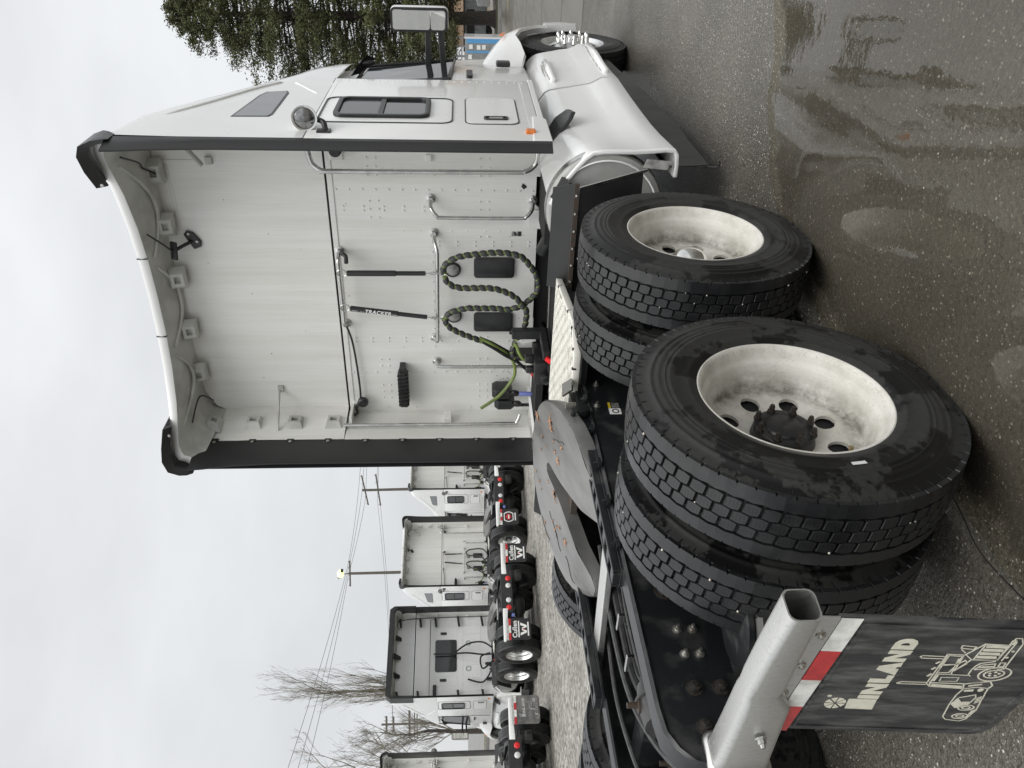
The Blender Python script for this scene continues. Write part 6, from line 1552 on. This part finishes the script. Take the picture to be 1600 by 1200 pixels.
# ---------------------------------------------------------------- bare trees
def bare_tree(label, x, y, h, seed, spread=.5, up=.75, n0=9, trunk=m_bark, trunk_r=.28, wispy=True, twig_len=1.0):
    rnd = random.Random(seed); t = thing('bare_tree', label, 'tree', (x, y, -.25), 0, 'leafless trees behind the trucks')
    tr = [Vector((0, 0, 0))]
    for i in range(1, 8): tr.append(Vector((rnd.gauss(0, .03*h/8*i**.5), rnd.gauss(0, .03*h/8*i**.5), h*.86*i/7)))
    b = MB(); b.tube(tr, [trunk_r*(1-.13*i) for i in range(8)], 8); b.build('trunk', trunk, t)
    br = MB(); tw = MB()
    def grow(p, d, L_, r, lev):
        pts = [p]; n = 5
        for i in range(n):
            d = (d + Vector((rnd.gauss(0, .13), rnd.gauss(0, .13), rnd.gauss(.06*up, .08)))).normalized(); pts.append(pts[-1] + d*L_/n)
        (br if lev < 2 else tw).tube(pts, [max(.0045, r*(1-.16*i)) for i in range(n+1)], 5 if lev < 2 else 3, False)
        if lev < (3 if wispy else 3):
            k = rnd.randint(4, 7) if lev < 2 else rnd.randint(2, 4)
            for j in range(k):
                q = rnd.uniform(.2, 1); i = min(n-1, int(q*n)); pp = pts[i].lerp(pts[i+1], q*n-i)
                dd = (d*1.0 + Vector((rnd.gauss(0, spread), rnd.gauss(0, spread), rnd.gauss(.25*up, .25)))).normalized()
                grow(pp, dd, L_*rnd.uniform(.38, .62)*twig_len, r*.42, lev+1)
    for j in range(n0):
        q = rnd.uniform(.22, .98); f = q*7; i = min(6, int(f)); p = tr[i].lerp(tr[i+1], f-i)
        a = 2*PI*j*.382 + rnd.uniform(-.4, .4); d = Vector((math.cos(a)*spread*1.2, math.sin(a)*spread*1.2, up*.9)).normalized()
        grow(p, d, h*rnd.uniform(.26, .40)*(1.1-.5*q), trunk_r*.32*(1-.6*q), 0)
    br.build('branches', m_twig, t, 0, fix=False); o = tw.build('twigs', m_twig, t, 0, kind='stuff', fix=False)
    return t
bare_tree('tall leafless willow with a mossy trunk rising behind the truck with the black window', -46.2, 32.2, 14.0, 3, .24, 1.5, 20, m_moss, .24)
bare_tree('spreading leafless tree at the lower left behind the nearest parked truck', -38.5, 22.0, 11.5, 8, .5, .8, 12, m_bark, .2)
bare_tree('leafless bushy tree low behind the door mirror of the black window truck', -43.5, 27.3, 8.5, 12, .45, .9, 16, m_bark, .2)
bare_tree('leafless tree at the far lower left corner beyond the last truck roof', -35.6, 17.0, 12.0, 21, .5, .8, 12, m_bark, .2)

# ---------------------------------------------------------------- conifer over the street
def conifer(x, y, h):
    t = thing('conifer_tree', 'big dark green conifer with a bare brown trunk beyond the cab, beside the street', 'tree', (x, y, 0))
    rnd = random.Random(5); b = MB()
    b.tube([(0, 0, 0), (.05, .0, .4), (0, .05, 2), (.02, 0, 5), (0, 0, 10), (0, 0, h)], [.42, .30, .27, .24, .14, .03], 12); b.build('trunk', m_bark, t)
    lf = MB(); bw = MB(); V, Fc = [], []
    nb = 300
    for k in range(nb):
        f = (k+.5)/nb; z = 1.9 + (h-2.0)*f**1.05; a = k*2.399 + rnd.uniform(-.4, .4)
        Lb = (4.6*(1-f)**.72 + .5)*rnd.uniform(.72, 1.12)
        if f < .10: Lb *= .75
        if rnd.random() < .12: Lb *= 1.18
        d = Vector((math.cos(a), math.sin(a), rnd.uniform(-.1, .2))); pts = [Vector((0, 0, z))]
        for i in range(1, 7): pts.append(pts[0] + Vector((d.x*Lb*i/6, d.y*Lb*i/6, d.z*Lb*i/6 - .11*Lb*(i/6)**2 + .05*Lb*(i/6)**4)))
        bw.tube(pts, [.055*(1-.14*i) for i in range(7)], 4, False)
        side = Vector((-d.y, d.x, 0)).normalized()
        for j in range(int(8+Lb*9)):
            q = rnd.uniform(.18, 1)**.8; i = min(5, int(q*6)); p = pts[i].lerp(pts[i+1], q*6-i)
            sl = (1.5-q*.8)*rnd.uniform(.35, .95)*min(1.0, Lb/2.4); sg = 1 if rnd.random() < .5 else -1
            sd = (side*sg*rnd.uniform(.6, 1) + d*rnd.uniform(.3, .9) + Vector((0, 0, rnd.uniform(-.3, .45)))).normalized()
            # a drooping spray: many small needle tufts along a twig
            for m_ in range(16):
                c = p + sd*sl*(m_+.5)/16 + Vector((rnd.gauss(0, .09), rnd.gauss(0, .09), -.06*sl*(m_/15)**2 + rnd.gauss(0, .10)))
                w_ = rnd.uniform(.03, .068)
                e1 = Vector((rnd.gauss(0, 1), rnd.gauss(0, 1), rnd.gauss(0, .7))).normalized(); e2 = e1.cross(Vector((rnd.gauss(0, 1), rnd.gauss(0, 1), rnd.gauss(0, 1)))).normalized()
                o = len(V); V += [c-e1*w_*1.2, c+e2*w_*.45, c+e1*w_*1.2, c-e2*w_*.45]; Fc.append((o, o+1, o+2, o+3))
    bw.build('branches', m_bark, t, 0, fix=False)
    lf.add(V, Fc); lf.build('crown', m_needle, t, 0, kind='stuff', fix=False)
conifer(-3.55, 36.2, 14.4)

# ---------------------------------------------------------------- across the street
h = thing('peach_building', 'peach walled low building behind the conifer trunk', 'building', (-6.0, 60, 0))
def hb(name, x0, x1, y0, y1, z0, z1, m_, par, bv=0):
    b = MB(); b.box(x0, x1, y0, y1, z0, z1); return b.build(name, m_, par, 0, bevel=bv)
w_ = hb('wall', -3.2, 14, 0, 8, 0, 2.65, m_peach, h)
hb('roof', -3.6, 14.4, -.5, 8.4, 2.65, 2.85, m_white, h); hb('window', 4.4, 5.6, -.06, 0, 1.5, 2.4, m_rust, w_, .01); hb('window', 7.4, 8.6, -.06, 0, 1.5, 2.4, m_glass, w_, .01); hb('eave_board', -3.6, -1.2, -.56, -.5, 2.3, 2.75, m_white, h)
tr = thing('grey_trailer', 'grey ribbed trailer with dark openings parked behind the conifer trunk', 'trailer', (-4.2, 42.5, 0))
bd = hb('body', -1.9, 3.6, 0, 2.4, .35, 1.45, m_greybox, tr)
b = MB()
for i in range(26): b.box(-1.85+.21*i, -1.77+.21*i, -.03, 0, .4, 1.4)
b.build('ribs', m_greybox, bd, 0); hb('dark_opening', -1.2, .1, -.04, -.001, .95, 1.35, m_darkvoid, bd); hb('dark_opening', 1.0, 2.0, -.04, -.001, 1.0, 1.38, m_glass, bd); hb('roof_rail', -1.95, 3.65, -.06, 2.46, 1.45, 1.52, m_darkvoid, tr)
for x in (-1.0, 2.6):
    b = MB(); b.lathe([(-.02, .001), (-.02, .30), (.0, .36), (.18, .36), (.2, .30)], 20, (x, .1, .36), 'Y'); b.build('wheel', m_tyre, tr)
v = thing('white_van', 'white van with a sloping windscreen at the upper edge, by the peach building', 'van', (-3.3, 40.2, 0))
b = MB(); b.prism([(0, .25), (0, .85), (.9, 1.0), (1.55, 1.62), (4.2, 1.66), (4.25, .3)], (-.2, -.9, 0), X, Z, Y*1.8); vb_ = b.build('body', m_white, v, 30, bevel=.06)
b = MB(); b.prism([(1.05, 1.02), (1.55, 1.5), (2.3, 1.5), (2.3, 1.02)], (-.2, -.915, 0), X, Z, Y*.02); b.build('side_window', m_glass, vb_, 0)
for x in (.75, 3.3):
    b = MB(); b.lathe([(-.92, .001), (-.92, .22), (-.93, .30), (-.72, .30)], 20, (x, 0, .30), 'Y'); b.build('wheel', m_tyre, v)
kx = thing('news_stand', 'grey kiosk boxes with blue stripes and white notices beside the bonnet', 'kiosk', (-3.9, 30.6, 0))
bb = hb('body', -.7, .55, 0, .6, 0, 1.45, m_greybox, kx, .02)
hb('blue_stripe', .40, .56, -.012, .0, .1, 1.42, m_skyblue, bb); hb('blue_stripe', .05, .12, -.012, 0, .5, 1.42, m_skyblue, bb)
for x, z in ((.27, 1.25), (.25, .95), (.26, .75), (-.1, 1.28)): hb('notice', x-.08, x+.08, -.014, 0, z-.07, z+.07, m_printwhite, bb)
hb('white_edge', .56, .63, -.02, .6, .0, 1.5, m_whitelens, bb)
fn = thing('pipe_fence', 'galvanised pipe frame standing in front of the dark conifer, beside the bonnet', 'fence', (-4.3, 33.9, 0))
for x in (-.35, .05, .4):
    hb('post', x-.035, x+.035, -.035, .035, 0, 2.15 if x > 0 else 1.95, m_fencegal, fn)
for z in (1.45, 1.6, 2.0): hb('rail', -1.3, .4, -.02, .02, z-.025, z+.025, m_fencegal, fn)
pl = thing('street_lamp_post', 'thin grey lamp post standing in front of the conifer', 'lamp post', (-6.2, 31.6, 0))
b = MB(); b.tube([(0, 0, 0), (0, 0, 7.2)], [.045, .03], 8); b.build('post', m_fencegal, pl); b = MB(); b.sphere((0, 0, 7.28), .08, 8, 6); b.build('post_cap', m_printwhite, pl)
